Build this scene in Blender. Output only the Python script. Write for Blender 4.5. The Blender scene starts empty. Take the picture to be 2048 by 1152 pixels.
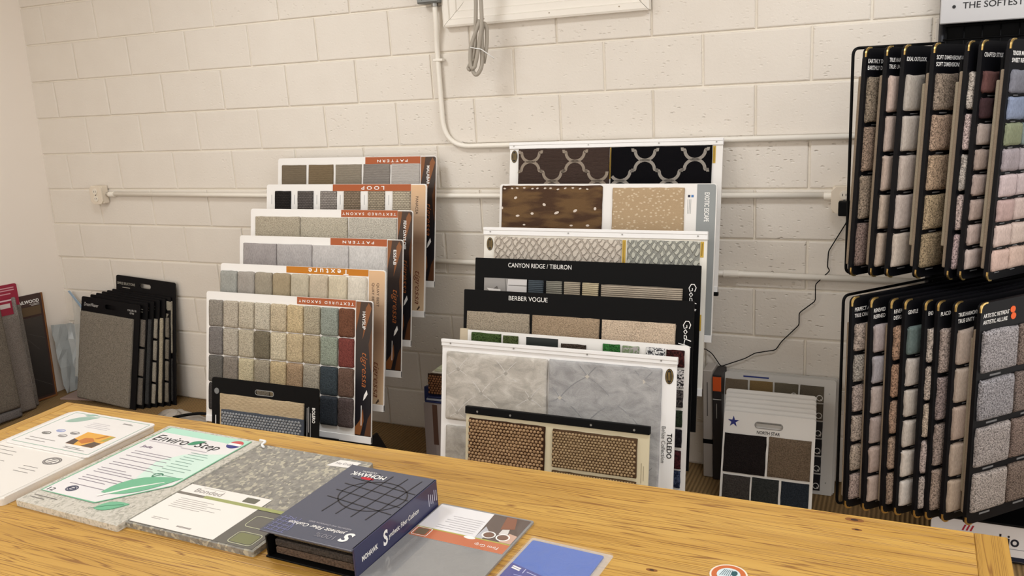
import bpy, bmesh, math, random
from mathutils import Matrix, Vector
random.seed(7)
D = bpy.data
SC = bpy.context.scene
COL = SC.collection

# ------------------------------------------------------------------ camera
def look(yaw, pitch, roll, pos, fpx):
    cy, sy, cp, sp = math.cos(yaw), math.sin(yaw), math.cos(pitch), math.sin(pitch)
    f = Vector((sy*cp, cy*cp, -sp)); r = Vector((cy, -sy, 0)); u = r.cross(f)
    cr, sr = math.cos(roll), math.sin(roll)
    r2 = r*cr + u*sr; u2 = u*cr - r*sr
    cam = D.cameras.new('camera'); o = D.objects.new('camera', cam); COL.objects.link(o)
    m = Matrix((r2, u2, -f)).transposed().to_4x4(); m.translation = pos
    o.matrix_world = m
    cam.sensor_width = 36; cam.lens = fpx/2048*36; cam.clip_start = .05
    SC.camera = o
look(-.4385, .2431, -.0613, (4.2191, -3.5177, 1.7258), 1736.27)

# ------------------------------------------------------------------ light
W = D.worlds.new('world'); SC.world = W; W.use_nodes = True
W.node_tree.nodes['Background'].inputs[0].default_value = (1.0, .96, .91, 1)
W.node_tree.nodes['Background'].inputs[1].default_value = 1.55
def area(name, loc, size, power, col, rot=(0, 0, 0)):
    l = D.lights.new(name, 'AREA'); l.shape = 'RECTANGLE'; l.size, l.size_y = size; l.energy = power; l.color = col
    o = D.objects.new(name, l); COL.objects.link(o); o.location = loc; o.rotation_euler = rot
area('ceiling_lamp_left', (1.65, -1.45, 2.86), (.5, .5), 22, (.93, .97, 1))
area('ceiling_lamp_right', (4.5, -1.45, 2.86), (1.2, .3), 30, (.93, .96, 1))
area('fill_light_front', (1.3, -4.0, 2.86), (1.2, .3), 52, (1, .97, .93))  # added fill to brighten left wall and low areas, no known fixture
SC.view_settings.view_transform = 'Standard'; SC.view_settings.look = 'None'
SC.view_settings.gamma = 1; SC.view_settings.exposure = -0.10
SC.view_settings.use_curve_mapping = False

# ------------------------------------------------------------------ materials
def lin(c):
    f = lambda v: (v/12.92 if v <= .04045 else ((v+.055)/1.055)**2.4)
    return tuple(f(x/255) for x in c)+(1,)
class NT:
    def __init__(s, name):
        s.m = D.materials.new(name); s.m.use_nodes = True; s.t = s.m.node_tree
        s.b = s.t.nodes['Principled BSDF']
    def n(s, typ, **kw):
        nd = s.t.nodes.new('ShaderNode'+typ)
        for k, v in kw.items():
            if k.startswith('_'): setattr(nd, k[1:], v)
            else:
                try: nd.inputs[k.replace('__', ' ')].default_value = v
                except Exception: nd.inputs[int(k[1:])].default_value = v
        return nd
    def l(s, a, b): s.t.links.new(a, b)
    def coords(s, scale=(1, 1, 1), src='Object'):
        tc = s.n('TexCoord'); mp = s.n('Mapping'); mp.inputs['Scale'].default_value = scale
        s.l(tc.outputs[src], mp.inputs[0]); return mp.outputs[0]
    def noise(s, vec, scale, detail=2, rough=.5, dist=0):
        nd = s.n('TexNoise', Scale=scale, Detail=detail, Roughness=rough, Distortion=dist); s.l(vec, nd.inputs['Vector']); return nd.outputs['Fac']
    def ramp(s, fac, stops):
        nd = s.n('ValToRGB'); e = nd.color_ramp.elements
        while len(e) < len(stops): e.new(.5)
        for el, (p, c) in zip(e, stops): el.position = p; el.color = c
        s.l(fac, nd.inputs[0]); return nd.outputs[0]
    def mix(s, fac, a, b, mode='MIX'):
        nd = s.n('Mix', _data_type='RGBA', _blend_type=mode)
        for i, v in ((0, fac), (6, a), (7, b)):
            if isinstance(v, (int, float, tuple)): nd.inputs[i].default_value = v
            else: s.l(v, nd.inputs[i])
        return nd.outputs[2]
    def math(s, op, a, b=0.0):
        nd = s.n('Math', _operation=op)
        for i, v in ((0, a), (1, b)):
            if isinstance(v, (int, float)): nd.inputs[i].default_value = v
            else: s.l(v, nd.inputs[i])
        return nd.outputs[0]
    def bump(s, h, strength=.5, dist=.002, prev=None):
        nd = s.n('Bump', Strength=strength, Distance=dist); s.l(h, nd.inputs['Height'])
        if prev is not None: s.l(prev, nd.inputs['Normal'])
        s.l(nd.outputs[0], s.b.inputs['Normal']); return nd.outputs[0]
    def col(s, c):
        if isinstance(c, tuple): s.b.inputs['Base Color'].default_value = c
        else: s.l(c, s.b.inputs['Base Color'])
    def set(s, **k):
        for a, v in k.items(): s.b.inputs[a.replace('__', ' ')].default_value = v
        return s.m
CACHE = {}
def plain(rgb, rough=.55, spec=.35, metal=0, coat=0):
    k = ('p', rgb, rough, spec, metal, coat)
    if k not in CACHE:
        t = NT('paint_%d_%d_%d' % rgb); t.col(lin(rgb))
        CACHE[k] = t.set(Roughness=rough, Specular__IOR__Level=spec, Metallic=metal, Coat__Weight=coat)
    return CACHE[k]
def sc(c, f): return tuple(min(1, x*f) for x in c[:3])+(1,)
def carpet(rgb, kind='cut', rgb2=None):
    k = ('c', rgb, kind, rgb2)
    if k in CACHE: return CACHE[k]
    t = NT('carpet_%s_%d_%d_%d' % ((kind,)+rgb))
    def soft(x):
        q = lin(x); y = .3*q[0]+.6*q[1]+.1*q[2]; return tuple(y+(v-y)*.80 for v in q[:3])+(1,)
    c = soft(rgb); c2 = soft(rgb2) if rgb2 else None
    v = t.coords()
    if kind == 'cut':
        f = t.noise(v, 210, 2, .6); f2 = t.noise(v, 60, 1)
        cc = t.ramp(f, [(.32, c2 or sc(c, .48)), (.5, c), (.68, sc(c, 1.45))])
        cc = t.mix(.35, cc, t.mix(f2, sc(c, .7), sc(c, 1.25)), 'MIX'); t.col(cc); t.bump(f, .9, .004)
    elif kind == 'flat':
        f = t.noise(v, 380, 2, .6); f2 = t.noise(v, 30, 2)
        cc = t.ramp(f, [(.3, sc(c, .78)), (.7, sc(c, 1.18))]); cc = t.mix(.4, cc, t.mix(f2, sc(c, .8), sc(c, 1.15))); t.col(cc); t.bump(f, .5, .002)
    elif kind == 'frieze':
        f = t.noise(v, 210, 4, .7, .3); f2 = t.noise(v, 420, 1)
        cc = t.ramp(f, [(.38, c2 or sc(c, .16)), (.48, sc(c, .95)), (.60, sc(c, 1.9))]); cc = t.mix(.25, cc, t.mix(f2, sc(c, .5), sc(c, 1.5))); t.col(cc); t.bump(f, 1, .006)
    elif kind == 'plush':
        f = t.noise(t.coords((1, .35, 1)), 260, 2, .6); f2 = t.noise(t.coords((1, .5, 1)), 28, 2)
        cc = t.ramp(f, [(.3, sc(c, .72)), (.7, sc(c, 1.25))]); cc = t.mix(.45, cc, t.mix(f2, sc(c, .7), sc(c, 1.3))); t.col(cc); t.bump(f, .6, .003)
    elif kind in ('ribh', 'ribbold'):
        w = t.n('TexWave', _wave_type='BANDS', _bands_direction='Y', Scale=(95 if kind == 'ribh' else 42), Distortion=(2.5 if kind == 'ribh' else .8), Detail=2, Detail__Scale=3)
        t.l(t.coords((.35, 1, 1)), w.inputs['Vector']); f = w.outputs['Fac']; f2 = t.noise(t.coords((.3, 1, 1)), 200, 2)
        lo = .72 if kind == 'ribh' else .3
        cc = t.ramp(f, [(.1, c2 or sc(c, lo)), (.6, c), (1, sc(c, 1.15))]); cc = t.mix(.35, cc, t.mix(f2, sc(c, .6), sc(c, 1.35))); t.col(cc); t.bump(f, .7, .003)
    elif kind == 'braid':
        b = t.n('TexBrick', Scale=1, Mortar__Size=.0016, Mortar__Smooth=1, Brick__Width=.016, Row__Height=.008, _offset=.5)
        b.inputs['Color1'].default_value = sc(c, 1.2); b.inputs['Color2'].default_value = sc(c, .9); b.inputs['Mortar'].default_value = sc(c, .3)
        t.l(v, b.inputs['Vector']); f2 = t.noise(v, 220, 2)
        t.col(t.mix(.3, b.outputs['Color'], t.mix(f2, sc(c, .5), sc(c, 1.4)))); inv = t.math('SUBTRACT', 1, b.outputs['Fac']); t.bump(inv, .8, .003)
    elif kind == 'marble':
        f = t.noise(t.coords((1, 1.6, 1)), 14, 6, .65, .8); f2 = t.noise(v, 250, 2)
        cc = t.ramp(f, [(.34, sc(c, .72)), (.5, c), (.68, c2 or sc(c, 1.15))]); cc = t.mix(.2, cc, t.mix(f2, sc(c, .6), sc(c, 1.3))); t.col(cc); t.bump(f2, .4, .002)
    elif kind in ('carved', 'carved_bold'):
        lo, hi = (.03, .22) if kind == 'carved' else (.16, .36)
        ds = []
        for ang, scl, dist, dsc in ((.62, 15, 3.2, 2.2), (-.72, 11, 5.0, 1.6)):
            m = t.n('Mapping'); m.inputs['Rotation'].default_value = (0, 0, ang); tc = t.n('TexCoord'); t.l(tc.outputs['Object'], m.inputs[0])
            w = t.n('TexWave', _wave_type='BANDS', _bands_direction='X', Scale=scl, Distortion=dist, Detail=2, Detail__Scale=dsc); t.l(m.outputs[0], w.inputs['Vector']); ds.append(t.ramp(w.outputs['Fac'], [(lo, (0, 0, 0, 1)), (hi, (1, 1, 1, 1))]))
        d = t.math('MULTIPLY', ds[0], t.math('ADD', t.math('MULTIPLY', ds[1], .75), .25))
        cc = t.mix(d, c2 or sc(c, .6), c); f2 = t.noise(v, 300, 2); t.col(t.mix(.2, cc, t.mix(f2, sc(c, .6), sc(c, 1.3))))
        t.bump(d, 1, .006)
    elif kind == 'antelope':
        vo = t.n('TexVoronoi', Scale=1); t.l(t.coords((58, 92, 58)), vo.inputs['Vector']); d = vo.outputs['Distance']
        cc = t.ramp(d, [(.2, c2), (.34, c)]); f2 = t.noise(v, 300, 2); t.col(t.mix(.3, cc, t.mix(f2, sc(c, .6), sc(c, 1.3)))); t.bump(f2, .5, .002)
    elif kind == 'ombre':
        f2 = t.noise(v, 300, 2); f = t.noise(t.coords((1, 4, 1)), 7, 3)
        cc = t.ramp(f, [(.42, c2), (.58, c)]); t.col(t.mix(.25, cc, t.mix(f2, sc(c, .5), sc(c, 1.5)))); t.bump(f2, .5, .002)
    elif kind == 'jute':
        f2 = t.noise(v, 140, 3, .6); f = t.noise(v, 45, 2)
        cc = t.mix(t.ramp(f2, [(.35, (0, 0, 0, 1)), (.65, (1, 1, 1, 1))]), c2 or sc(c, .5), sc(c, 1.15)); t.col(t.mix(.4, cc, t.mix(f, sc(c, .5), sc(c, 1.4)))); t.bump(f2, .4, .0015)
    elif kind == 'speckle':
        vo = t.n('TexVoronoi', Scale=190); t.l(v, vo.inputs['Vector']); f = vo.outputs['Color']
        sp = t.n('SeparateColor'); t.l(f, sp.inputs[0]); t.col(t.ramp(sp.outputs[0], [(.4, c), (.6, c2 or sc(c, 3))])); t.bump(sp.outputs[0], .5, .002)
    CACHE[k] = t.set(Roughness=.95, Specular__IOR__Level=.08)
    return CACHE[k]
def mat_wall():
    t = NT('painted_block'); v = t.coords(); oi = t.n('ObjectInfo')
    geo = t.n('NewGeometry'); gp = geo.outputs['Position']
    a = t.noise(gp, 6, 3); t.col(t.mix(a, lin((221, 213, 202)), lin((229, 222, 212))))
    fine = t.noise(gp, 90, 3, .6)
    mp = t.n('Mapping'); mp.inputs['Scale'].default_value = (1, 1, 2.1); t.l(gp, mp.inputs[0])
    vo = t.n('TexVoronoi', Scale=34); t.l(mp.outputs[0], vo.inputs['Vector'])
    msk = t.ramp(t.noise(gp, 17, 3, .7), [(.45, (0, 0, 0, 1)), (.58, (1, 1, 1, 1))])
    pit = t.ramp(vo.outputs['Distance'], [(.06, (0, 0, 0, 1)), (.30, (1, 1, 1, 1))])
    rnd = t.math('ADD', t.math('MULTIPLY', oi.outputs['Random'], .75), .25)
    pm = t.math('MULTIPLY', t.math('MULTIPLY', t.math('SUBTRACT', 1, pit), msk), rnd)
    sx = t.n('SeparateXYZ'); t.l(gp, sx.inputs[0]); rg = t.n('MapRange'); t.l(sx.outputs[0], rg.inputs[0])
    for i, vv in ((1, .4), (2, 3.0), (3, .12), (4, 1.0)): rg.inputs[i].default_value = vv
    pm = t.math('MULTIPLY', pm, rg.outputs[0])
    h = t.math('SUBTRACT', t.math('MULTIPLY', fine, .22), pm)
    t.bump(h, .75, .0055)
    return t.set(Roughness=.5, Specular__IOR__Level=.35)
def mat_mortar():
    t = NT('painted_mortar'); geo = t.n('NewGeometry'); gp = geo.outputs['Position']
    t.col(lin((230, 222, 208))); t.bump(t.noise(gp, 60, 3), .6, .004); return t.set(Roughness=.5)
def mat_drywall():
    t = NT('painted_drywall'); v = t.coords(); t.col(lin((243, 234, 224))); t.bump(t.noise(v, 120, 3), .12, .002); return t.set(Roughness=.7)
def mat_floor():
    t = NT('ribbed_floor_carpet'); v = t.coords((1, 1, 1))
    w = t.n('TexWave', _wave_type='BANDS', _bands_direction='X', Scale=18.5, Distortion=.6, Detail=1); t.l(v, w.inputs['Vector'])
    f = t.noise(v, 160, 3); c = lin((150, 122, 84))
    cc = t.ramp(w.outputs['Fac'], [(0, sc(c, .45)), (.6, c)]); t.col(t.mix(.35, cc, t.mix(f, sc(c, .6), sc(c, 1.3)))); t.bump(w.outputs['Fac'], .8, .006)
    return t.set(Roughness=.95, Specular__IOR__Level=.05)
def mat_wood(name, axis):
    t = NT(name); s = (1.0, 1.0, 1.0)
    oi = t.n('ObjectInfo'); tc = t.n('TexCoord'); ad = t.n('VectorMath', _operation='ADD')
    cmb = t.n('CombineXYZ'); t.l(t.math('MULTIPLY', oi.outputs['Random'], 9.0), cmb.inputs[2]); t.l(tc.outputs['Object'], ad.inputs[0]); t.l(cmb.outputs[0], ad.inputs[1])
    def mp(sc3):
        m = t.n('Mapping'); m.inputs['Scale'].default_value = sc3 if axis == 'x' else (sc3[1], sc3[0], sc3[2]); t.l(ad.outputs[0], m.inputs[0]); return m.outputs[0]
    base = t.noise(mp((.8, 7, 1)), 1.6, 3, .55, .4)
    fib = t.noise(mp((2.2, 150, 1)), 1.3, 3, .6)
    g1 = t.noise(mp((.30, 11, 1)), 1.5, 3, .5, .12); g2 = t.noise(mp((.9, 40, 1)), 1.4, 2, .5); g3 = t.noise(mp((3, 240, 1)), 1.3, 2, .5)
    c = t.ramp(base, [(.3, lin((170, 127, 54))), (.5, lin((198, 153, 73))), (.72, lin((214, 172, 90)))])
    c = t.mix(.22, c, t.mix(fib, lin((130, 88, 32)), lin((200, 160, 80))))
    ct = t.math('ABSOLUTE', t.math('SUBTRACT', t.math('FRACT', t.math('MULTIPLY', g1, 30.0)), .5))
    brk = t.ramp(g2, [(.50, (0, 0, 0, 1)), (.62, (1, 1, 1, 1))])
    l1 = t.ramp(ct, [(.02, (0, 0, 0, 1)), (.17, (1, 1, 1, 1))])
    l2 = t.ramp(g3, [(.26, (0, 0, 0, 1)), (.36, (1, 1, 1, 1))])
    ln = t.math('MULTIPLY', t.math('MAXIMUM', l1, brk), l2)
    c = t.mix(ln, lin((140, 97, 44)), c)
    t.col(c); b1 = t.bump(ln, .45, .0010); t.bump(fib, .12, .0008, b1)
    rr = t.ramp(base, [(0, (.30, .30, .30, 1)), (1, (.46, .46, .46, 1))]); t.l(rr, t.b.inputs['Roughness'])
    return t.set(Specular__IOR__Level=.4)
def mat_foam(name, cols, scale, coat=.8):
    t = NT(name); v = t.coords(); vo = t.n('TexVoronoi', Scale=scale); t.l(t.coords((1, .75, 1)), vo.inputs['Vector'])
    sp = t.n('SeparateColor'); t.l(vo.outputs['Color'], sp.inputs[0])
    stops = [(i/len(cols), lin(c)) for i, c in enumerate(cols)]
    r = t.ramp(sp.outputs[0], stops); f = t.noise(v, 130, 3); t.col(t.mix(.3, r, t.mix(f, lin(cols[0]), lin(cols[-1]))))
    t.bump(t.noise(v, 30, 3), .25, .004); return t.set(Roughness=.35, Coat__Weight=coat, Coat__Roughness=.08)
def mat_plasticwrap(name, rgb, rough=.25):
    t = NT(name); v = t.coords(); f = t.noise(v, 25, 4, .6, 1.0); t.col(t.mix(f, sc(lin(rgb), .88), sc(lin(rgb), 1.08))); t.bump(f, .25, .006)
    return t.set(Roughness=rough, Coat__Weight=1, Coat__Roughness=.05)
def mat_clear(name, rgb, alpha, rough=.1, bump=.4):
    t = NT(name); v = t.coords(); t.col(lin(rgb)); t.bump(t.noise(v, 22, 3, .6, 1), bump, .01); return t.set(Roughness=rough, Alpha=alpha, Specular__IOR__Level=.6)
def mat_gradient(name, stops, lo, hi, axis=1):
    t = NT(name); tc = t.n('TexCoord'); sp = t.n('SeparateXYZ'); t.l(tc.outputs['Object'], sp.inputs[0])
    f = t.math('DIVIDE', t.math('SUBTRACT', sp.outputs[axis], lo), hi-lo); t.col(t.ramp(f, [(p, lin(c)) for p, c in stops])); return t.set(Roughness=.35, Specular__IOR__Level=.4)
WHITE = plain((236, 233, 229), .38, .45); WHITEP = plain((238, 237, 236), .3, .5); BLACK = plain((9, 9, 10), .55, .12); BLACKM = plain((8, 8, 10), .45, .2)
GOLD = plain((222, 190, 122), .3, .5, 1); STEEL = plain((150, 148, 144), .35, .5, 1); INKW = plain((240, 238, 235), .5); INKD = plain((30, 30, 32), .5)
ORANGE = plain((168, 88, 48), .45); GREY = plain((150, 154, 154), .5); CREAMPAINT = plain((236, 230, 219), .4, .45)

# ------------------------------------------------------------------ mesh helpers
def link(name, me, mat, parent=None):
    o = D.objects.new(name, me); COL.objects.link(o)
    if mat is not None and not me.materials: me.materials.append(mat)
    if parent is not None: o.parent = parent
    return o
def thing(name, label, cat, loc=(0, 0, 0), rot=(0, 0, 0), group=None, matrix=None):
    o = D.objects.new(name, None); COL.objects.link(o); o.empty_display_size = .05
    if matrix is not None: o.matrix_world = matrix
    else: o.location = loc; o.rotation_euler = rot
    o['label'] = label; o['category'] = cat
    if group: o['group'] = group
    return o
def tag(o, label, cat, group=None):
    o['label'] = label; o['category'] = cat
    if group: o['group'] = group
    return o
def struct(o): o['kind'] = 'structure'; return o
def from_py(name, vs, fs, mat, parent=None, smooth=False):
    me = D.meshes.new(name); me.from_pydata(vs, [], fs); me.validate(); me.update()
    if smooth: me.shade_smooth()
    return link(name, me, mat, parent)
def from_bm(name, bm, mat, parent=None, smooth=False):
    bmesh.ops.recalc_face_normals(bm, faces=bm.faces)
    me = D.meshes.new(name); bm.to_mesh(me); bm.free()
    if smooth: me.shade_smooth()
    return link(name, me, mat, parent)
def bm_box(bm, x0, x1, y0, y1, z0, z1, bev=0, seg=1):
    vs = [bm.verts.new(p) for p in ((x0,y0,z0),(x1,y0,z0),(x1,y1,z0),(x0,y1,z0),(x0,y0,z1),(x1,y0,z1),(x1,y1,z1),(x0,y1,z1))]
    fs = [bm.faces.new([vs[i] for i in f]) for f in ((3,2,1,0),(4,5,6,7),(0,1,5,4),(1,2,6,5),(2,3,7,6),(3,0,4,7))]
    if bev:
        es = list({e for f in fs for e in f.edges})
        bmesh.ops.bevel(bm, geom=es, offset=bev, segments=seg, affect='EDGES', profile=.5)
def box(name, x0, x1, y0, y1, z0, z1, mat, parent=None, bev=0, seg=1):
    bm = bmesh.new(); bm_box(bm, x0, x1, y0, y1, z0, z1, bev, seg); return from_bm(name, bm, mat, parent)
def prism(name, pts, z0, z1, mat, parent=None, bev=0):
    """polygon in local xy extruded along z"""
    bm = bmesh.new(); a = [bm.verts.new((x, y, z0)) for x, y in pts]; b = [bm.verts.new((x, y, z1)) for x, y in pts]; n = len(pts)
    bm.faces.new(a[::-1]); t = bm.faces.new(b)
    for i in range(n): bm.faces.new((a[i], a[(i+1) % n], b[(i+1) % n], b[i]))
    if bev: bmesh.ops.bevel(bm, geom=list(t.edges), offset=bev, segments=2, affect='EDGES', profile=.5)
    return from_bm(name, bm, mat, parent)
def rrect(x0, y0, x1, y1, r, corners=(1, 1, 1, 1), n=5):
    out = []
    for k, (cx, cy, a) in enumerate(((x1-r, y1-r, 0), (x0+r, y1-r, 90), (x0+r, y0+r, 180), (x1-r, y0+r, 270))):
        if corners[k] and r > 0:
            for i in range(n+1):
                t = math.radians(a+90*i/n); out.append((cx+r*math.cos(t), cy+r*math.sin(t)))
        else: out.append(((x1, x0, x0, x1)[k], (y1, y1, y0, y0)[k]))
    return out
def tube(name, pts, r, mat, parent=None, n=8, closed=False, smooth=True):
    P = [Vector(p) for p in pts]; vs = []; fs = []; up = Vector((.3, .5, .81))
    m = len(P); prev = None
    for i, p in enumerate(P):
        a = P[(i-1) % m] if (closed or i) else p; b = P[(i+1) % m] if (closed or i < m-1) else p
        t = (b-a).normalized()
        if prev is None: s = t.cross(up).normalized()
        else:
            s = prev - t*prev.dot(t); s.normalize()
        prev = s; w = t.cross(s)
        for k in range(n):
            q = 2*math.pi*k/n; vs.append(tuple(p + s*(r*math.cos(q)) + w*(r*math.sin(q))))
    for i in range(m if closed else m-1):
        for k in range(n):
            j = (i+1) % m; fs.append((i*n+k, i*n+(k+1) % n, j*n+(k+1) % n, j*n+k))
    if not closed: fs.append(tuple(range(n))[::-1]); fs.append(tuple((m-1)*n+k for k in range(n)))
    o = from_py(name, vs, fs, mat, parent, smooth); return o
def bend(pts, r, n=6):
    """round the corners of a polyline"""
    P = [Vector(p) for p in pts]; out = [P[0]]
    for a, b, c in zip(P, P[1:], P[2:]):
        d1 = (a-b); d2 = (c-b); rr = min(r, d1.length*.49, d2.length*.49); p0 = b+d1.normalized()*rr; p2 = b+d2.normalized()*rr
        for i in range(n+1):
            t = i/n; out.append(p0*(1-t)**2 + b*2*t*(1-t) + p2*t*t)
    return out+[P[-1]]
def cyl(name, c, axis, r, h, mat, parent=None, n=16, r2=None):
    a = Vector(axis).normalized(); s = a.orthogonal().normalized(); w = a.cross(s); c = Vector(c); r2 = r if r2 is None else r2
    vs = [tuple(c+s*(r*math.cos(2*math.pi*k/n))+w*(r*math.sin(2*math.pi*k/n))) for k in range(n)] + [tuple(c+a*h+s*(r2*math.cos(2*math.pi*k/n))+w*(r2*math.sin(2*math.pi*k/n))) for k in range(n)]
    fs = [tuple(range(n))[::-1], tuple(range(n, 2*n))]+[(k, (k+1) % n, n+(k+1) % n, n+k) for k in range(n)]
    return from_py(name, vs, fs, mat, parent)
def swatch(parent, u0, v0, u1, v1, t, mat, name='carpet_swatch', r=.008, z=0.0, jit=.0012, hf=None, nx=None, ny=None, noise=.0012):
    """a carpet piece with rounded pile edges lying on the local z plane"""
    w, h = u1-u0, v1-v0; r = min(r, w*.45, h*.45)
    def par(L, n):
        n = n or max(3, min(12, int(L/.03)))
        return [0, r*.12, r*.45]+[r+(L-2*r)*i/n for i in range(n+1)]+[L-r*.45, L-r*.12, L]
    xs, ys = par(w, nx), par(h, ny); vs = []; fs = []; X, Y = len(xs), len(ys)
    for j, y in enumerate(ys):
        for i, x in enumerate(xs):
            d = min(x, w-x); e = min(y, h-y)
            k = lambda q: math.sqrt(max(0, 1-(1-min(q/r, 1))**2)) if r > 0 else 1
            hh = t*(.25+.75*k(d)*k(e)); inn = (0 < i < X-1) and (0 < j < Y-1)
            jx = jy = 0
            if not inn: jx = random.uniform(-jit, jit); jy = random.uniform(-jit, jit)
            # round the corners slightly
            rc = r*.6
            if d < rc and e < rc:
                dx, dy = rc-d, rc-e; q = math.hypot(dx, dy)
                if q > rc:
                    f = rc/q; jx += (dx-dx*f)*(1 if x < w/2 else -1); jy += (dy-dy*f)*(1 if y < h/2 else -1)
            ex = hf(u0+x, v0+y)*min(1, d/r if r else 1)*min(1, e/r if r else 1) if hf else random.uniform(-noise, noise)*inn
            vs.append((u0+x+jx, v0+y+jy, z+hh+ex))
    for j in range(Y-1):
        for i in range(X-1): fs.append((j*X+i, j*X+i+1, (j+1)*X+i+1, (j+1)*X+i))
    # skirt down to the backing
    ring = [i for i in range(X)]+[j*X+X-1 for j in range(1, Y)]+[(Y-1)*X+i for i in range(X-2, -1, -1)]+[j*X for j in range(Y-2, 0, -1)]
    b = len(vs)
    for k in ring: vs.append((vs[k][0], vs[k][1], z))
    for k in range(len(ring)):
        k2 = (k+1) % len(ring); fs.append((ring[k2], ring[k], b+k, b+k2))
    return from_py(name, vs, fs, mat, parent, True)
TXT = []
def text(parent, s, cu, cv, w, h, mat, rot=0, z=.0012, shear=0, bold=0, name='lettering', face=None):
    cu_ = D.curves.new('lettering', 'FONT'); cu_.body = s; cu_.size = 1; cu_.offset = bold; cu_.shear = shear; cu_.resolution_u = 3
    o = D.objects.new('tmp_text', cu_); COL.objects.link(o); TXT.append((o, parent, cu, cv, w, h, mat, rot, z, name, face))
def flush_text():
    dg = bpy.context.evaluated_depsgraph_get()
    for o, parent, cu, cv, w, h, mat, rot, z, name, face in TXT:
        me = D.meshes.new_from_object(o.evaluated_get(dg))
        xs = [v.co.x for v in me.vertices]; ys = [v.co.y for v in me.vertices]
        if not xs: continue
        x0, x1, y0, y1 = min(xs), max(xs), min(ys), max(ys); sx = w/(x1-x0); sy = (h/(y1-y0)) if h else sx
        c, s_ = math.cos(rot), math.sin(rot)
        for v in me.vertices:
            x = (v.co.x-(x0+x1)/2)*sx; y = (v.co.y-(y0+y1)/2)*sy
            X, Y = cu+x*c-y*s_, cv+x*s_+y*c
            v.co = (X, Y, z) if face is None else ((X, face[1], Y) if face[0] == 'y' else (face[1], X, Y))
        me.materials.clear(); me.materials.append(mat); me.name = name
        n = D.objects.new(name, me); COL.objects.link(n); n.parent = parent
    for t in TXT: D.objects.remove(t[0])
    TXT.clear()
def strokes(parent, name, lines, width, mat, z=.001, th=.0006):
    """flat inked or woven ribbons along polylines in the local xy plane"""
    vs = []; fs = []
    for ln in lines:
        n = len(ln); b = len(vs)
        for i, p in enumerate(ln):
            a = Vector(ln[max(0, i-1)][:2]); c = Vector(ln[min(n-1, i+1)][:2]); t = (c-a); t = t.normalized() if t.length else Vector((1, 0)); nn = Vector((-t.y, t.x))
            wd = width*(p[2] if len(p) > 2 else 1)/2; q = Vector(p[:2])
            for sg, zz in ((1, z), (1, z+th), (-1, z+th), (-1, z)):
                e = q+nn*wd*sg; vs.append((e.x, e.y, zz))
        for i in range(n-1):
            for k in range(4): fs.append((b+4*i+k, b+4*i+(k+1) % 4, b+4*i+4+(k+1) % 4, b+4*i+4+k))
        fs.append((b, b+1, b+2, b+3)); fs.append((b+4*n-1, b+4*n-2, b+4*n-3, b+4*n-4))
    bm = bmesh.new(); me = D.meshes.new(name); me.from_pydata(vs, [], fs); bm.from_mesh(me); D.meshes.remove(me)
    return from_bm(name, bm, mat, parent)
def arc(cx, cy, rx, ry, a0, a1, n=14): return [(cx+rx*math.cos(math.radians(a0+(a1-a0)*i/n)), cy+ry*math.sin(math.radians(a0+(a1-a0)*i/n))) for i in range(n+1)]
def frame_matrix(o, u, v):
    u = Vector(u).normalized(); v = Vector(v).normalized(); n = u.cross(v); m = Matrix((u, v, n)).transposed().to_4x4(); m.translation = o; return m

# ================================================================== ROOM
H, L = .2032, .4064
BX0, BX1, NC = -.46, 5.2, 14
wall_b = struct(box('wall_back', -.75, 6.2, .0070, .16, -.02, 2.9, mat_mortar()))
MW = mat_wall()
blk = {}
def block_mesh(w, h):
    k = (round(w, 4), round(h, 4))
    if k not in blk:
        g = .0036; bm = bmesh.new()
        # face with softened arrises, open back
        xs = [(-w/2+g, .03), (-w/2+g, .0045), (-w/2+g+.0022, .0011), (-w/2+g+.007, 0)]
        rings = []
        for off, y in ((0, .03), (0, .0060), (.0018, .0016), (.0055, 0)):
            a, b = w/2-g-off, h/2-g-off
            rings.append([bm.verts.new(p) for p in ((-a, y, -b), (a, y, -b), (a, y, b), (-a, y, b))])
        for r0, r1 in zip(rings, rings[1:]):
            for i in range(4): bm.faces.new((r0[i], r0[(i+1) % 4], r1[(i+1) % 4], r1[i]))
        bm.faces.new(rings[-1]); bmesh.ops.recalc_face_normals(bm, faces=bm.faces)
        me = D.meshes.new('block'); bm.to_mesh(me); bm.free(); me.materials.append(MW); blk[k] = me
    return blk[k]
for c in range(NC):
    off = 0 if c % 2 == 0 else L/2      # courses counted from the floor
    off = L/2 if c % 2 == 0 else 0
    x = -L*2+off
    while x < BX1:
        a, b = max(x, BX0), min(x+L, BX1)
        if b-a > .05:
            o = link('block', block_mesh(b-a, H), None, wall_b); o.location = ((a+b)/2, random.uniform(-.0012, .0012), c*H+H/2)
            o.rotation_euler = (random.uniform(-.004, .004), 0, random.uniform(-.003, .003))
        x += L
def lw(z): return -.462+.046*z
wl = struct(from_py('wall_left', [(lw(0), .02, 0), (lw(0), -5.5, 0), (lw(2.9), -5.5, 2.9), (lw(2.9), .02, 2.9), (-.75, .02, 0), (-.75, -5.5, 0), (-.75, -5.5, 2.9), (-.75, .02, 2.9)],
    [(0, 1, 2, 3), (7, 6, 5, 4), (0, 3, 7, 4), (1, 5, 6, 2), (3, 2, 6, 7), (0, 4, 5, 1)], mat_drywall()))
struct(box('floor', -.75, 6.2, -5.5, .16, -.06, 0, mat_floor()))
struct(box('ceiling', -.75, 6.2, -5.5, .16, 2.9, 2.96, plain((232, 228, 220), .8)))

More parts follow.
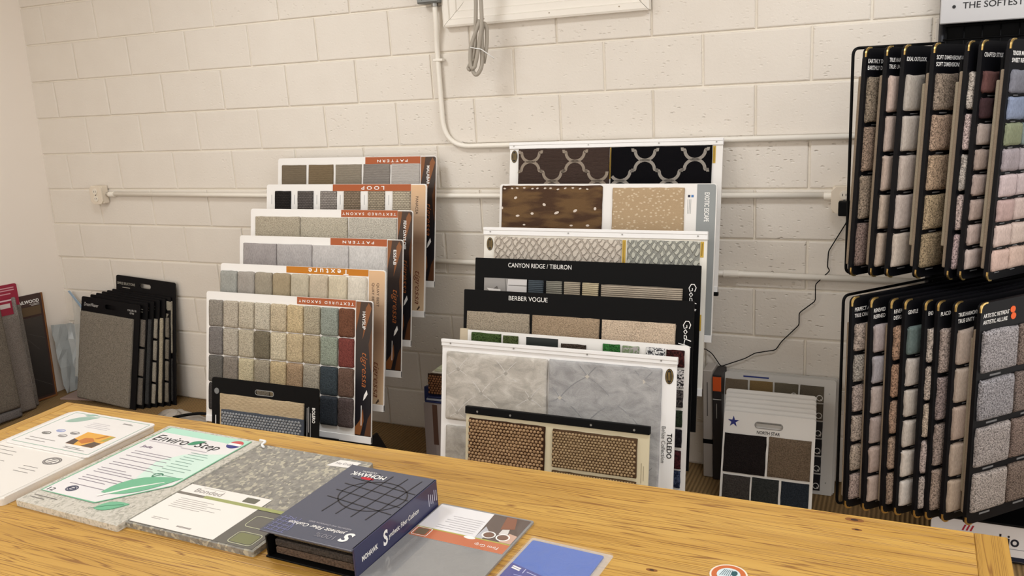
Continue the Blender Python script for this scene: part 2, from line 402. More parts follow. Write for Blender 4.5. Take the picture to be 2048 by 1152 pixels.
# ------------------------------------------------------------------ conduits, boxes, wires on the wall
def strap(parent, x, z, vertical):
    c = D.objects
    if vertical:
        box('strap', x-.02, x+.028, -.032, -.004, z-.007, z+.007, CREAMPAINT, parent, .004, 2)
    else: box('strap', x-.007, x+.007, -.032, -.004, z-.018, z+.018, CREAMPAINT, parent, .004, 2)
def coupling(parent, x, z): cyl('coupling', (x, -.017, z), (1, 0, 0), .0155, .05, CREAMPAINT, parent)
t = thing('conduit_pipe', 'cream painted conduit bending down the wall from grey box then running right', 'pipe', (2.30, -.017, 2.04))
P0 = Vector((2.30, -.017, 2.04))
pts = bend([(2.298, -.035, 2.06), (2.297, -.033, 1.95), (2.283, -.017, 1.86), (2.283, -.017, 1.416), (4.6, -.017, 1.420)], .13, 10)
tube('pipe', [p-P0 for p in pts], .0115, CREAMPAINT, t, 12)
o = box('strap', -.036, .012, -.014, .013, -.248, -.236, CREAMPAINT, t, .003, 2)
t = thing('conduit_pipe', 'straight cream conduit running between the two wall outlets behind the sample stacks', 'pipe', (.09, -.017, 1.196))
tube('pipe', [(0, 0, 0), (1.2, 0, -.006), (2.4, 0, -.004), (3.88, 0, .002)], .0115, CREAMPAINT, t, 12)
for x in (.02, 1.9, 3.83): cyl('coupling', (x, 0, -.002), (1, 0, 0), .0155, .04, CREAMPAINT, t)
t = thing('conduit_pipe', 'lowest cream conduit crossing the wall behind the carpet boards', 'pipe', (1.7, -.017, .876))
tube('pipe', [(0, 0, .006), (1, 0, .003), (2.9, 0, -.006)], .0125, CREAMPAINT, t, 12)
cyl('coupling', (1.84, 0, -.002), (1, 0, 0), .0165, .06, CREAMPAINT, t)
def outlet(x, z, label, plug):
    t = thing('wall_outlet', label, 'outlet', (x, 0, z)); C = plain((224, 212, 194), .4, .4)
    bm = bmesh.new(); bm_box(bm, -.044, .044, -.046, -.001, -.05, .05, .006, 2); from_bm('back_box', bm, C, t)
    m = frame_matrix((0, -.046, 0), (1, 0, 0), (0, 0, 1))
    pl = prism('cover_plate', [(-.047, -.034), (-.030, -.052), (.030, -.052), (.047, -.034), (.047, .034), (.030, .052), (-.030, .052), (-.047, .034)], 0, .007, C, t, .002); pl.matrix_local = m
    for s in (-1, 1):
        rc = cyl('receptacle', (0, .020*s, .007), (0, 0, 1), .0165, .004, plain((230, 222, 208), .4), pl, 20)
        for dx in (-.006, .006):
            bx = box('slot', dx-.0013, dx+.0013, .020*s-.004, .020*s+.005, .0105, .0114, INKD, rc)
    cyl('screw', (0, 0, .006), (0, 0, 1), .004, .003, STEEL, pl, 10)
    return t
outlet(.043, 1.194, 'cream duplex outlet box on the wall near the left corner', 0)
outlet(3.995, 1.185, 'cream duplex outlet box half hidden behind the swinging wing panels', 1)
t = thing('power_adapter', 'small black plug pushed into the right wall outlet', 'plug', (3.995, -.057, 1.165))
box('body', -.018, .03, -.035, 0, -.035, .02, BLACK, t, .004, 2)
wp = [(4.008, -.07, 1.13)]+[(4.003, -0.012, 1.093), (3.941, -0.012, 0.978), (3.939, -0.012, 0.914), (3.949, -0.012, 0.902), (3.898, -0.034, 0.849), (3.898, -0.02, 0.778), (3.837, -0.012, 0.723), (3.838, -0.012, 0.673), (3.771, -0.012, 0.598), (3.748, -0.012, 0.56), (3.666, -0.012, 0.54), (3.626, -0.012, 0.513), (3.526, -0.012, 0.469), (3.489, -0.012, 0.524), (3.459, -0.012, 0.543), (3.43, -0.012, 0.534)]
tag(tube('wire', [tuple(p) for p in bend(wp, .010, 3)], .0021, BLACK, None, 6), 'thin black wire dangling from the right outlet down along the wall', 'wire')
t = thing('junction_box', 'grey metal junction box at the top of the bent conduit', 'electrical box', (2.278, 0, 2.037))
bm = bmesh.new(); bm_box(bm, -.055, .055, -.06, 0, 0, .12, .006, 2); from_bm('body', bm, plain((118, 120, 118), .45, .4, .3), t)
box('cover', -.05, .05, -.064, -.06, .006, .114, plain((128, 130, 128), .45, .4, .3), t, .001)
cyl('screw', (-.03, -.064, .018), (0, -1, 0), .004, .003, STEEL, t, 8); cyl('screw', (.03, -.064, .018), (0, -1, 0), .005, .002, BLACK, t, 8)
cyl('connector', (.02, -.035, -.014), (0, 0, 1), .0155, .016, STEEL, t)
# framed panel above
t = thing('framed_panel', 'cream painted framed panel fixed to the wall above the hanging cable', 'panel', (2.332, 0, 1.932))
PW, PH, fw = .921, .75, .1
CP = plain((235, 229, 219), .4, .4)
def mould(name, x0, z0, x1, z1, inward):
    # stepped profile swept with mitred ends; inward = direction to the opening
    a, b = Vector((x0, 0, z0)), Vector((x1, 0, z1)); d = (b-a).normalized(); n = Vector((inward[0], 0, inward[1]))
    prof = [(0, -.001), (0, .034), (.008, .038), (.030, .036), (.034, .028), (.062, .026), (.066, .020), (.1, .018), (.1, -.001)]
    vs = []; g = .0012
    for q, sg in ((a, 1), (b, -1)):
        for w, h in prof:
            p = q+n*w+d*sg*(w+g); vs.append((p.x, -h, p.z))
    k = len(prof); fs = [(i, (i+1) % k, k+(i+1) % k, k+i) for i in range(k)]+[tuple(range(k))[::-1], tuple(range(k, 2*k))]
    bm = bmesh.new(); me = D.meshes.new(name); me.from_pydata(vs, [], fs); bm.from_mesh(me); D.meshes.remove(me); return from_bm(name, bm, CP, t)
mould('frame_rail', 0, 0, PW, 0, (0, 1)); mould('frame_rail', 0, PH, PW, PH, (0, -1)); mould('frame_stile', 0, 0, 0, PH, (1, 0)); mould('frame_stile', PW, 0, PW, PH, (-1, 0))
box('center_board', .095, PW-.095, -.017, -.002, .095, PH-.095, plain((233, 227, 216), .5), t)
for x in (.2, .5, .8): cyl('nail', (x, -.036, .022), (0, -1, 0), .003, .0012, plain((150, 135, 115)), t, 8)
# hanging cable coil
CG = plain((168, 160, 148), .5, .3)
t = thing('cable_coil', 'looped grey cable bundle hanging down the wall with a white zip tie', 'cable', (2.535, -.12, 1.83))
O = Vector((2.535, -.12, 1.83))
def sub(ps, r=.05): return [p-O for p in bend(ps, r, 6)]
tube('cable', sub([(2.541, -.10, 2.6), (2.541, -.12, 2.02), (2.532, -.12, 1.92), (2.522, -.12, 1.83), (2.498, -.12, 1.76), (2.515, -.118, 1.716), (2.545, -.116, 1.748), (2.552, -.116, 1.80), (2.556, -.115, 1.90), (2.568, -.112, 1.935), (2.578, -.108, 1.915), (2.572, -.106, 1.84), (2.55, -.104, 1.77)], .03), .0085, CG, t, 10)
tube('cable', sub([(2.562, -.10, 2.6), (2.562, -.115, 2.02), (2.567, -.128, 1.94), (2.556, -.130, 1.88), (2.536, -.132, 1.80), (2.520, -.131, 1.755), (2.506, -.131, 1.75), (2.500, -.13, 1.78), (2.506, -.13, 1.84), (2.53, -.126, 1.89), (2.557, -.128, 1.945)], .03), .0085, CG, t, 10)
tube('cable_end', sub([(2.517, -.12, 1.79), (2.497, -.122, 1.775), (2.482, -.123, 1.752), (2.496, -.124, 1.745)], .015), .0075, CG, t, 8)
tube('zip_tie', sub([(2.510, -.140, 1.838), (2.535, -.1415, 1.832), (2.56, -.138, 1.827), (2.612, -.128, 1.787)], .004), .0022, plain((240, 240, 238), .4), t, 6)

# ================================================================== WATERFALL RACKS
T = .2
def board_frame(x0, y0, z0): return frame_matrix((x0, y0, z0), (1, 0, 0), (0, math.sin(T), math.cos(T)))
LP = [(1.365, -.178, .798), (1.358, -.277, .683), (1.353, -.406, .585), (1.350, -.501, .474), (1.347, -.646, .372), (1.319, -.730, .259)]
RP = [(2.632, -.180, .834), (2.637, -.319, .676), (2.636, -.492, .521), (2.632, -.584, .411), (2.632, -.699, .310), (2.646, -.775, .173), (2.608, -.858, .156)]
def rack(P, label, xa, xb, depth):
    t = thing('display_rack', label, 'rack', (0, 0, 0)); M = plain((20, 20, 22), .45, .4)
    for x in (xa, xb):
        xs_ = x if x == xa else x-.25; tube('side_rail', [(xs_, y+.012, z-.024) for _, y, z in P[:-2]]+[(x, y+.012, z-.024) for _, y, z in P[-2:]], .009, M, t, 8)
        xi = x+(.12 if x == xa else -.34); tube('leg', [(xi, P[0][1]+.012, P[0][2]-.012), (xi, P[0][1]+.012, .001)], .010, M, t, 8)
        tube('leg', [(x, P[-1][1]+.03, P[-1][2]-.02), (x, P[-1][1]+.03, .001)], .010, M, t, 8)
        tube('foot_rail', [(xi, P[0][1]+.012, .012), (x, P[-1][1]+.03, .012)], .010, M, t, 8)
    for x in (xb+.09,): from_py('base_panel', [(x+d, y, z) for d in (-.004, .004) for y, z in ((P[-1][1]+.01, .001), (P[-1][1]+.30, .001), (P[-1][1]+.16, P[-1][2]-.03), (P[-1][1]+.01, P[-1][2]-.03))], [(3, 2, 1, 0), (4, 5, 6, 7), (0, 1, 5, 4), (1, 2, 6, 5), (2, 3, 7, 6), (3, 0, 4, 7)], M, t)
    box('front_skirt', xa-.12, xb+.10, P[-1][1]+.02, P[-1][1]+.03, .001, P[-1][2]-.016, M, t)
    for x, y, z in P:
        bm = bmesh.new(); bm_box(bm, xa-.02, xb+.02, y-.020, y+.035, z-.016, z-.004); bm_box(bm, xa-.02, xb+.02, y-.022, y-.018, z-.016, z+.008)
        from_bm('ledge', bm, M, t)
    return t
rack(LP, 'black stepped metal rack holding the left stack of carpet boards', 1.52, 2.05, .75)
rack(RP, 'black stepped metal rack holding the right stack of carpet boards', 2.86, 3.36, .9)
def board(name, label, pos, w, h, mat, cat='sample board', r=.012, v0=0, th=.006, tilt=None, group=None):
    t = thing(name, label, cat, matrix=board_frame(*pos), group=group)
    prism('panel', rrect(0, v0, w, h, r, (1, 1, 0, 0)), -th, 0, mat, t)
    return t
def top_rail(t, w, h, hh, mat=WHITEP, screws=()):
    r = box('top_rail', -.002, w+.002, h-hh, h+.002, -.010, .006, mat, t, .0015)
    box('rail_lip', -.002, w+.002, h-.010, h+.0022, .0058, .0085, mat, r, .001)
    for s in screws: cyl('screw', (s, h-hh*.55, .0058), (0, 0, 1), .0032, .0022, STEEL, r, 10)
def bottom_rail(t, u0, u1, mat=WHITEP): box('bottom_rail', u0, u1, -.004, .024, -.008, .004, mat, t, .001)
# printed strip of the tiger-stripe brand boards
BR1 = plain((132, 82, 46), .35); BR2 = plain((92, 58, 36), .35)
DARKSTRIP = mat_gradient('dark_strip_print', [(0, (24, 20, 26)), (.45, (22, 20, 26)), (.8, (54, 42, 36)), (1, (70, 50, 38))], 0, .6)
BEIGESTRIP = mat_gradient('beige_strip_print', [(0, (214, 190, 158)), (.3, (180, 148, 118)), (.55, (140, 112, 92)), (.8, (186, 158, 130)), (1, (222, 182, 140))], 0, .6)
def dark_strip(t, u0, u1, h, title, tl, tagline=True):
    w = u1-u0
    s = prism('brand_strip', rrect(u0, .026, u1, h-.004, .01, (1, 0, 0, 0)), .0003, .0012, DARKSTRIP, t)
    st = []
    prism('stripe', [(u0, h-.005), (u0+w*.30, h-.005), (u0+w*.22, h-.05), (u0+w*.08, h-.10), (u0, h-.13)], .0012, .0016, BR1, s)
    prism('stripe', [(u0+w*.60, h-.03), (u0+w*.78, h-.008), (u0+w*.96, h-.03), (u0+w*.8, h-.07), (u0+w*.55, h-.13), (u0+w*.42, h-.16), (u0+w*.52, h-.09)], .0012, .0016, BR1, s)
    prism('stripe', [(u0+w, h-.11), (u0+w, h-.30), (u0+w*.88, h-.26), (u0+w*.8, h-.18)], .0012, .0016, BR2, s)
    prism('stripe', [(u0, .03), (u0+w*.35, .03), (u0+w*.55, .09), (u0+w*.5, .14), (u0+w*.3, .09), (u0, .06)], .0012, .0016, BR1, s)
    prism('stripe', [(u0+w*.6, .028), (u0+w, .028), (u0+w, .13), (u0+w*.8, .10)], .0012, .0016, BR2, s)
    text(s, title, u0+w*.5, h-.045-tl/2, tl, .0150, INKW, -math.pi/2, .0020, bold=.015)
    text(s, 'tigressa', u0+w*.52, .305, .145, .034, plain((180, 104, 54), .4), -math.pi/2, .0020, shear=.35, bold=-.008)
    prism('swoosh', [(u0+w*.72, .222), (u0+w*.78, .205), (u0+w*.62, .185), (u0+w*.5, .176), (u0+w*.56, .20)], .0016, .0020, INKW, s)
    if tagline: strokes(s, 'tagline', [[(u0+w*.4, .155), (u0+w*.4, .07)]], .003, INKW, .0016)
def beige_strip(t, u0, u1, h, titles):
    w = u1-u0; s = prism('brand_strip', rrect(u0, .026, u1, h-.004, .01, (1, 0, 0, 0)), .0003, .0012, BEIGESTRIP, t); ink = plain((72, 56, 46), .5)
    for i, (title, tl) in enumerate(titles): text(s, title, u0+w*(.42+.3*(len(titles)-1)*(.5-i)), h-.055-tl/2, tl, .014, ink, -math.pi/2, .0018)
    text(s, 'tigressa', u0+w*.5, .13, .15, .034, plain((112, 62, 44), .5), -math.pi/2, .0018, shear=.35)
    prism('swoosh', [(u0+w*.7, .05), (u0+w*.75, .04), (u0+w*.6, .028), (u0+w*.52, .03)], .0014, .0018, ink, s)
def header(t, u0, u1, v0, v1, s, wtxt, mat=ORANGE, htxt=.0118):
    p = prism('header_strip', rrect(u0, v0, u1, v1, 0, (0, 0, 0, 0)), .0003, .0012, mat, t)
    text(p, s, (u0+u1)/2+wtxt[1], (v0+v1)/2-.001, wtxt[0], htxt, INKW, math.pi, .0018, bold=.015)
G_T = 'tiger-stripe carpet boards on the left rack'
BH = .595
# L1
t = board('carpet_sample_board', 'topmost board of the left stack with five taupe to pale pattern swatches, MALABAR strip', LP[0], .896, BH, WHITE)
for (a, b), c in zip(((.026, .173), (.188, .333), (.347, .494), (.505, .652), (.661, .812)), ((134, 117, 92), (140, 118, 84), (160, 147, 126), (156, 147, 138), (206, 198, 190))):
    swatch(t, a, .30, b, .561, .006, carpet(c, 'ribh'), r=.004)
header(t, .514, .813, .5575, .593, 'P A T T E R N', (.165, 0)); dark_strip(t, .817, .894, BH, 'MALABAR', .085); bottom_rail(t, .8, .896)
# L2
t = board('carpet_sample_board', 'second board of the left stack with black to tan braided loop swatches', LP[1], .898, BH, WHITE)
for (a, b), c in zip(((.053, .148), (.189, .281), (.322, .415), (.456, .547), (.59, .681), (.723, .817)), ((44, 40, 38), (98, 90, 86), (150, 140, 132), (140, 120, 96), (164, 148, 122), (186, 172, 146))):
    swatch(t, a, .30, b, .563, .008, carpet(c, 'braid'), r=.005)
    strokes(t, 'swatch_caption', [[(a-.022, .50), (a-.022, .545)]], .002, plain((150, 150, 150)), .0003)
header(t, .391, .817, .563, .594, 'L O O P', (.125, .01), htxt=.017); beige_strip(t, .819, .893, BH, [('PANACEA', .08)]); bottom_rail(t, .79, .898)
# L3
t = board('carpet_sample_board', 'third board of the left stack with three wide beige saxony swatches, FEW DAYS OFF strip', LP[2], .898, BH, WHITE)
for (a, b), c in zip(((.032, .295), (.300, .560), (.567, .819)), ((172, 160, 136), (180, 170, 148), (184, 177, 162))): swatch(t, a, .3, b, .559, .009, carpet(c, 'cut'), r=.005)
header(t, .522, .821, .562, .594, 'T E X T U R E D   S A X O N Y', (.285, 0)); dark_strip(t, .823, .896, BH, 'FEW DAYS OFF', .125); bottom_rail(t, .8, .898)
# L4
t = board('carpet_sample_board', 'fourth board of the left stack with four cool grey pattern swatches, ESSAB strip', LP[3], .898, BH, WHITE)
for (a, b), c in zip(((.025, .221), (.226, .421), (.426, .620), (.625, .817)), ((156, 148, 146), (172, 166, 164), (190, 185, 182), (200, 196, 192))): swatch(t, a, .3, b, .560, .009, carpet(c, 'plush'), r=.005)
header(t, .520, .817, .563, .594, 'P A T T E R N', (.165, 0)); dark_strip(t, .821, .896, BH, 'ESSAB', .065); bottom_rail(t, .8, .898)
# L5
t = board('carpet_sample_board', 'fifth board of the left stack with a row of pillowy grey to cream swatches', LP[4], .893, BH, WHITE)
edges = [.003, .105, .206, .306, .406, .507, .608, .707, .807]
for a, b, c in zip(edges, edges[1:], ((152, 152, 144), (156, 148, 138), (154, 143, 122), (160, 142, 108), (184, 172, 146), (190, 174, 148), (200, 186, 156), (208, 199, 182))):
    swatch(t, a+.001, .435, b-.002, .562, .016, carpet(c, 'plush'), r=.018)
header(t, .377, .808, .566, .594, 'T e x t u r e', (.21, .01), plain((190, 118, 22), .45), .024); beige_strip(t, .811, .89, BH, [('QUAY BEST', .10), ('QUAY BETTER', .12)]); bottom_rail(t, .78, .893)
# L6
t = board('carpet_sample_board', 'frontmost large board of the left stack with nine columns of multicoloured saxony swatches', LP[5], .900, BH, WHITE)
C6 = [[(140, 132, 120), (178, 166, 146), (186, 174, 150), (190, 180, 158), (190, 172, 138), (196, 172, 124), (168, 156, 128), (140, 148, 136), (116, 72, 48)],
      [(120, 114, 110), (172, 162, 144), (178, 166, 140), (116, 106, 84), (196, 182, 150), (190, 168, 126), (170, 152, 116), (138, 148, 130), (124, 58, 50)],
      [(100, 96, 90), (132, 122, 110), (190, 176, 138), (158, 146, 122), (190, 166, 120), (164, 134, 98), (160, 150, 130), (58, 68, 74), (104, 78, 64)],
      [(66, 62, 60), (110, 100, 92), (176, 160, 124), (140, 128, 108), (170, 148, 110), (140, 112, 84), (140, 130, 112), (52, 58, 66), (88, 74, 72)]]
cx = [.018, .104, .193, .283, .372, .462, .551, .640, .733, .814]; ry = [.559, .434, .306, .179, .050]
for j in range(4):
    for i in range(9):
        swatch(t, cx[i]+.0015, ry[j+1]+.003, cx[i+1]-.003, ry[j]-.001, .013, carpet(C6[j][i], 'cut'), r=.013)
header(t, .512, .815, .5635, .594, 'T E X T U R E D   S A X O N Y', (.285, 0)); dark_strip(t, .818, .898, BH, 'HAYSLIP', .075); bottom_rail(t, .0, .900)
# L7 black bolero board
def weave(parent, u0, v0, u1, v1, z, pu, pv, mat, hgt=.005, seed=1):
    """rows of raised yarn knots over the backing, staggered like a basket weave"""
    rs = random.Random(seed); vs = []; fs = []; nr = int((v1-v0)/pv); nc = int((u1-u0)/pu)
    for r in range(nr):
        for c in range(nc):
            x = u0+(c+.5+(.25 if r % 2 else -.25))*pu; y = v0+(r+.5)*pv; a = pu*.54*rs.uniform(.85, 1.05); b = pv*.60*rs.uniform(.85, 1.05); an = rs.uniform(.1, .4); hh = hgt*rs.uniform(.75, 1.15); k0 = len(vs); ca, sa = math.cos(an), math.sin(an)
            for q, zz in ((1, 0), (.78, .62), (.35, .95)):
                for k in range(6):
                    th = math.pi*k/3; px, py = a*q*math.cos(th), b*q*math.sin(th); vs.append((x+px*ca-py*sa, y+px*sa+py*ca, z+hh*zz))
            for lv in (0, 6):
                for k in range(6): fs.append((k0+lv+k, k0+lv+(k+1) % 6, k0+lv+6+(k+1) % 6, k0+lv+6+k))
            fs.append(tuple(k0+12+k for k in range(6)))
    o = from_py('weave_knots', vs, fs, mat, parent, True); o['kind'] = 'stuff'; return o
def handle_board(t, w, v0, h, mat, hc, hs, th=.006):
    """panel with a real hand-hold slot"""
    bm = bmesh.new(); out = rrect(0, v0, w, h, .012, (1, 1, 0, 0)); inn = rrect(hc[0]-hs[0]/2, hc[1]-hs[1]/2, hc[0]+hs[0]/2, hc[1]+hs[1]/2, min(hs)*.48)
    loops = []
    for z in (-th, 0):
        a = [bm.verts.new((x, y, z)) for x, y in out]; b = [bm.verts.new((x, y, z)) for x, y in inn]; loops.append((a, b))
        es = [bm.edges.new((q[i], q[(i+1) % len(q)])) for q in (a, b) for i in range(len(q))]
        bmesh.ops.triangle_fill(bm, edges=es, use_beauty=True)
    for k in (0, 1):
        a, b = loops[0][k], loops[1][k]
        for i in range(len(a)): bm.faces.new((a[i], a[(i+1) % len(a)], b[(i+1) % len(a)], b[i]))
    return from_bm('panel', bm, mat, t)
t = thing('carpet_sample_board', 'small black BOLERO board with hand slot leaning on the left stack front', 'sample board', matrix=board_frame(1.524, -.959, .041))
handle_board(t, .562, -.04, .503, BLACK, (.285, .459), (.096, .021))
strokes(t, 'slot_rim', [rrect(.237, .4485, .333, .4695, .0098)+[rrect(.237, .4485, .333, .4695, .0098)[0]]], .003, plain((130, 130, 128), .4), .0002)
swatch(t, .049, .03, .490, .437, .008, carpet((206, 182, 140), 'ribh', (160, 132, 92)), r=.004)
s = swatch(t, .063, .02, .497, .372, .006, carpet((70, 76, 86), 'flat'), r=.004, z=.008); weave(s, .066, .03, .496, .370, .0125, .0155, .0115, carpet((150, 152, 154), 'jute', (108, 114, 122)), .005, 2)  # dark base colour paints the shade in gaps between knots
cyl('round_label', (.027, .445, .0002), (0, 0, 1), .013, .0008, plain((120, 122, 122)), t, 20)
text(t, 'BOLERO', .538, .392, .062, .015, INKW, -math.pi/2, bold=.02)
strokes(t, 'small_print', [[(.513, .425), (.513, .32)], [(.505, .42), (.505, .30)], [(.522, .40), (.522, .30)]], .002, plain((170, 170, 170)), .0003)
strokes(t, 'small_print', [[(.022, .34), (.022, .30)]], .004, INKW, .0003)

# ---------------------------------------------------------------- right stack
RH = .606
def oval(t, u, v, z=.0003):
    p = prism('oval_label', arc(u, v, .0145, .027, 0, 360, 24)[:-1], z, z+.0012, plain((26, 22, 18), .4), t); g = plain((150, 122, 60), .4)
    strokes(p, 'label_border', [arc(u, v, .0115, .0235, 0, 360, 24)], .0015, g, z+.0012, .0003)
    text(p, 'CARPET', u, v+.004, .030, .006, g, -math.pi/2, z+.0017) if False else strokes(p, 'label_print', [[(u+d, v-.014), (u+d, v+.014)] for d in (-.004, .001, .006)], .0018, g, z+.0012, .0003)
YEL = plain((196, 160, 60), .5)
def gold_tag(t, u0, v0, u1, v1):
    p = prism('gold_tag', [(u0, v0), (u1, v0), (u1, v1), (u0, v1)], .0003, .0012, YEL, t)
    m = (u0+u1)/2; strokes(p, 'tag_print', [[(m, v0+.006), (m, v1-.006)]], .002, plain((110, 84, 30)), .0012, .0003)
# R1 trellis
t = board('carpet_sample_board', 'rear board of the right stack with brown and black trellis pattern swatches', RP[0], .914, RH, WHITE, r=.001)
top_rail(t, .914, RH, .026, WHITEP, (.02, .36, .66, .89)); oval(t, .021, .548)
def trellis(t, u0, u1, v1, per, ph, col, colr, depth=.16):
    s = swatch(t, u0, v1-depth-.1, u1, v1, .009, col, r=.004); lines = []; v0 = v1-depth-.1
    k = -2; rv = .0425
    while u0+k*per < u1+per:
        c = u0+ph+k*per
        # ogee band: cups above and below a crossing at (c, v1-.055)
        for yy, sg in ((v1-.055, 1), (v1-.055-.082, -1), (v1-.055-.164, 1)):
            cc = c if sg == 1 else c+per/2
            up = [(x, y) for x, y in arc(cc, yy+.036, per*.20, .036, 180, 360, 12)]
            up = [(cc-per*.255, yy+.048), (cc-per*.255, yy+.040), (cc-per*.20, yy+.038)]+up+[(cc+per*.20, yy+.038), (cc+per*.255, yy+.040), (cc+per*.255, yy+.048)]
            dn = [(x, y) for x, y in arc(cc, yy-.036, per*.20, .036, 180, 0, 12)]
            dn = [(cc-per*.255, yy-.048), (cc-per*.255, yy-.040), (cc-per*.20, yy-.038)]+dn+[(cc+per*.20, yy-.038), (cc+per*.255, yy-.040), (cc+per*.255, yy-.048)]
            lines += [up, dn]
        k += 1
    cl = []
    for ln in lines:
        cur = []
        for x, y in ln:
            if u0+.006 < x < u1-.006 and v0+.006 < y < v1-.006: cur.append((x, y))
            else:
                if len(cur) > 1: cl.append(cur)
                cur = []
        if len(cur) > 1: cl.append(cur)
    strokes(s, 'trellis_band', cl, .0125, colr, .0085, .002)
trellis(t, .043, .453, .579, .203, .058, carpet((80, 62, 54), 'ribh'), carpet((152, 136, 118), 'flat'))
trellis(t, .460, .874, .579, .203, .145, carpet((14, 13, 17), 'flat'), carpet((150, 142, 132), 'flat'))
gold_tag(t, .4535, .45, .4595, .579); gold_tag(t, .876, .509, .887, .577); bottom_rail(t, .8, .914)
box('corner_clip', .885, .917, -.012, .004, -.012, .008, BLACK, t, .002)
# R2
t = board('carpet_sample_board', 'EXOTIC ESCAPE board with spotted brown fawn swatch and tan antelope swatch', RP[1], .914, RH, WHITE)
s = swatch(t, .012, .20, .457, .599, .010, carpet((112, 82, 46), 'ombre', (66, 44, 36)), r=.012)
rs = random.Random(3); sp = []
def spots(parent, pts, z):
    vs = []; fs = []
    for x, y, a, b, an in pts:
        n = 8; base = len(vs)
        for q, zz in ((1, 0), (.8, .0016)):
            for k in range(n):
                th = 2*math.pi*k/n; px, py = a*q*math.cos(th), b*q*math.sin(th); vs.append((x+px*math.cos(an)-py*math.sin(an), y+px*math.sin(an)+py*math.cos(an), z+zz))
        fs += [(base+k, base+(k+1) % n, base+n+(k+1) % n, base+n+k) for k in range(n)]+[tuple(base+n+k for k in range(n))]
    from_py('spots', vs, fs, carpet((222, 206, 190), 'flat'), parent)
pp = [(.03+.03*i+rs.uniform(-.006, .006), .587+rs.uniform(-.004, .002), .0065, .0035, rs.uniform(-.3, .3)) for i in range(13)]
pp += [(.078, .548, .009, .006, .5), (.208, .520, .008, .006, -.5), (.264, .487, .013, .006, .4), (.345, .496, .010, .006, .5), (.155, .483, .008, .006, 0), (.089, .473, .010, .005, .1), (.43, .505, .006, .007, 0), (.018, .505, .004, .006, 0), (.40, .437, .008, .005, 0), (.33, .436, .008, .004, 0), (.12, .436, .007, .004, 0), (.06, .40, .008, .005, 0), (.24, .39, .008, .005, .4)]
spots(s, pp, .0098)
swatch(t, .500, .20, .790, .590, .008, carpet((184, 154, 112), 'antelope', (222, 202, 168)), r=.006)
p = prism('grey_strip', rrect(.838, .004, .910, RH-.003, .01, (1, 0, 0, 0)), .0003, .0012, plain((146, 150, 150), .45), t)
text(p, 'EXOTIC ESCAPE', .877, .516, .112, .019, INKW, -math.pi/2, .0018, bold=.02)
for du, c in ((.803, (30, 36, 60)), (.816, (70, 120, 180))): prism('icon', rrect(du, .553, du+.009, .562, .001), .0003, .0008, plain(c), t)
strokes(t, 'small_print', [[(.803+.006*i, .49), (.803+.006*i, .545)] for i in range(3)], .0015, plain((160, 160, 160)), .0003); bottom_rail(t, .8, .914)
# R3
t = board('carpet_sample_board', 'railed board with carved cream and grey-green abstract swatches, third in the right stack', RP[2], .914, RH, plain((232, 228, 218), .4), r=.001)
top_rail(t, .914, RH, .029, WHITEP, (.03, .37, .59, .88)); oval(t, .027, .540)
swatch(t, .050, .25, .588, .570, .012, carpet((204, 192, 176), 'carved', (170, 156, 140)), r=.008)
swatch(t, .610, .25, .888, .570, .010, carpet((188, 187, 172), 'carved_bold', (122, 122, 116)), r=.008)
gold_tag(t, .5905, .45, .604, .569); gold_tag(t, .8895, .512, .902, .570); gold_tag(t, .8895, .24, .902, .30); bottom_rail(t, .8, .914)
# R4
t = board('carpet_sample_board', 'black CANYON RIDGE / TIBURON board with ribbed strip swatches', RP[3], .914, .610, BLACK, r=.004)
text(t, 'CANYON RIDGE / TIBURON', .281, .585, .268, .0175, INKW)
ph = prism('room_photo', rrect(.042, .40, .229, .531, .001), .0003, .001, plain((148, 144, 140), .3, .5), t)
prism('photo_patch', [(.135, .40), (.229, .40), (.229, .529), (.148, .529)], .001, .0013, plain((206, 202, 200), .3), ph); prism('photo_patch', [(.042, .46), (.10, .50), (.12, .46), (.10, .40), (.042, .40)], .001, .0013, plain((96, 90, 86), .3), ph); prism('photo_patch', [(.055, .49), (.115, .487), (.12, .455), (.09, .452)], .0013, .0016, plain((226, 222, 218), .3), ph)
strokes(ph, 'photo_line', [[(.135, .53), (.15, .40)], [(.15, .505), (.229, .505)]], .003, plain((120, 116, 112)), .0014)
for (a, b), c in zip(((.237, .301), (.313, .379), (.387, .453), (.462, .527)), ((72, 82, 90), (136, 132, 118), (164, 150, 128), (196, 178, 138))): swatch(t, a, .42, b, .529, .008, carpet(c, 'ribbold'), r=.004)
swatch(t, .538, .40, .849, .525, .009, carpet((176, 160, 138), 'ribbold', (66, 56, 48)), r=.004)
def godfrey(t, u, v):
    q = lambda *pts: [(u+y*.5, v-x) for x, y in pts]
    strokes(t, 'script_logo', [q((.030, .030), (.016, .040), (.004, .026), (.004, .004), (.018, -.012), (.03, -.006), (.026, .014), (.018, .012)), q((.034, .004), (.042, .016), (.05, .004), (.042, -.008), (.034, .004)),
        q((.066, .014), (.056, .012), (.054, -.004), (.066, -.004), (.074, .046)), q((.070, .002), (.086, -.004), (.10, .04), (.096, .046), (.090, .01), (.084, -.044)), q((.094, .004), (.104, .012), (.108, -.004), (.116, .010), (.124, .006)),
        q((.122, -.004), (.134, .012), (.124, .014), (.126, -.008), (.140, -.002), (.146, .014), (.150, .0), (.158, .014), (.150, -.045), (.136, -.03))], .0028, INKW, .0003)
godfrey(t, .878, .545); bottom_rail(t, .1, .8, BLACK)
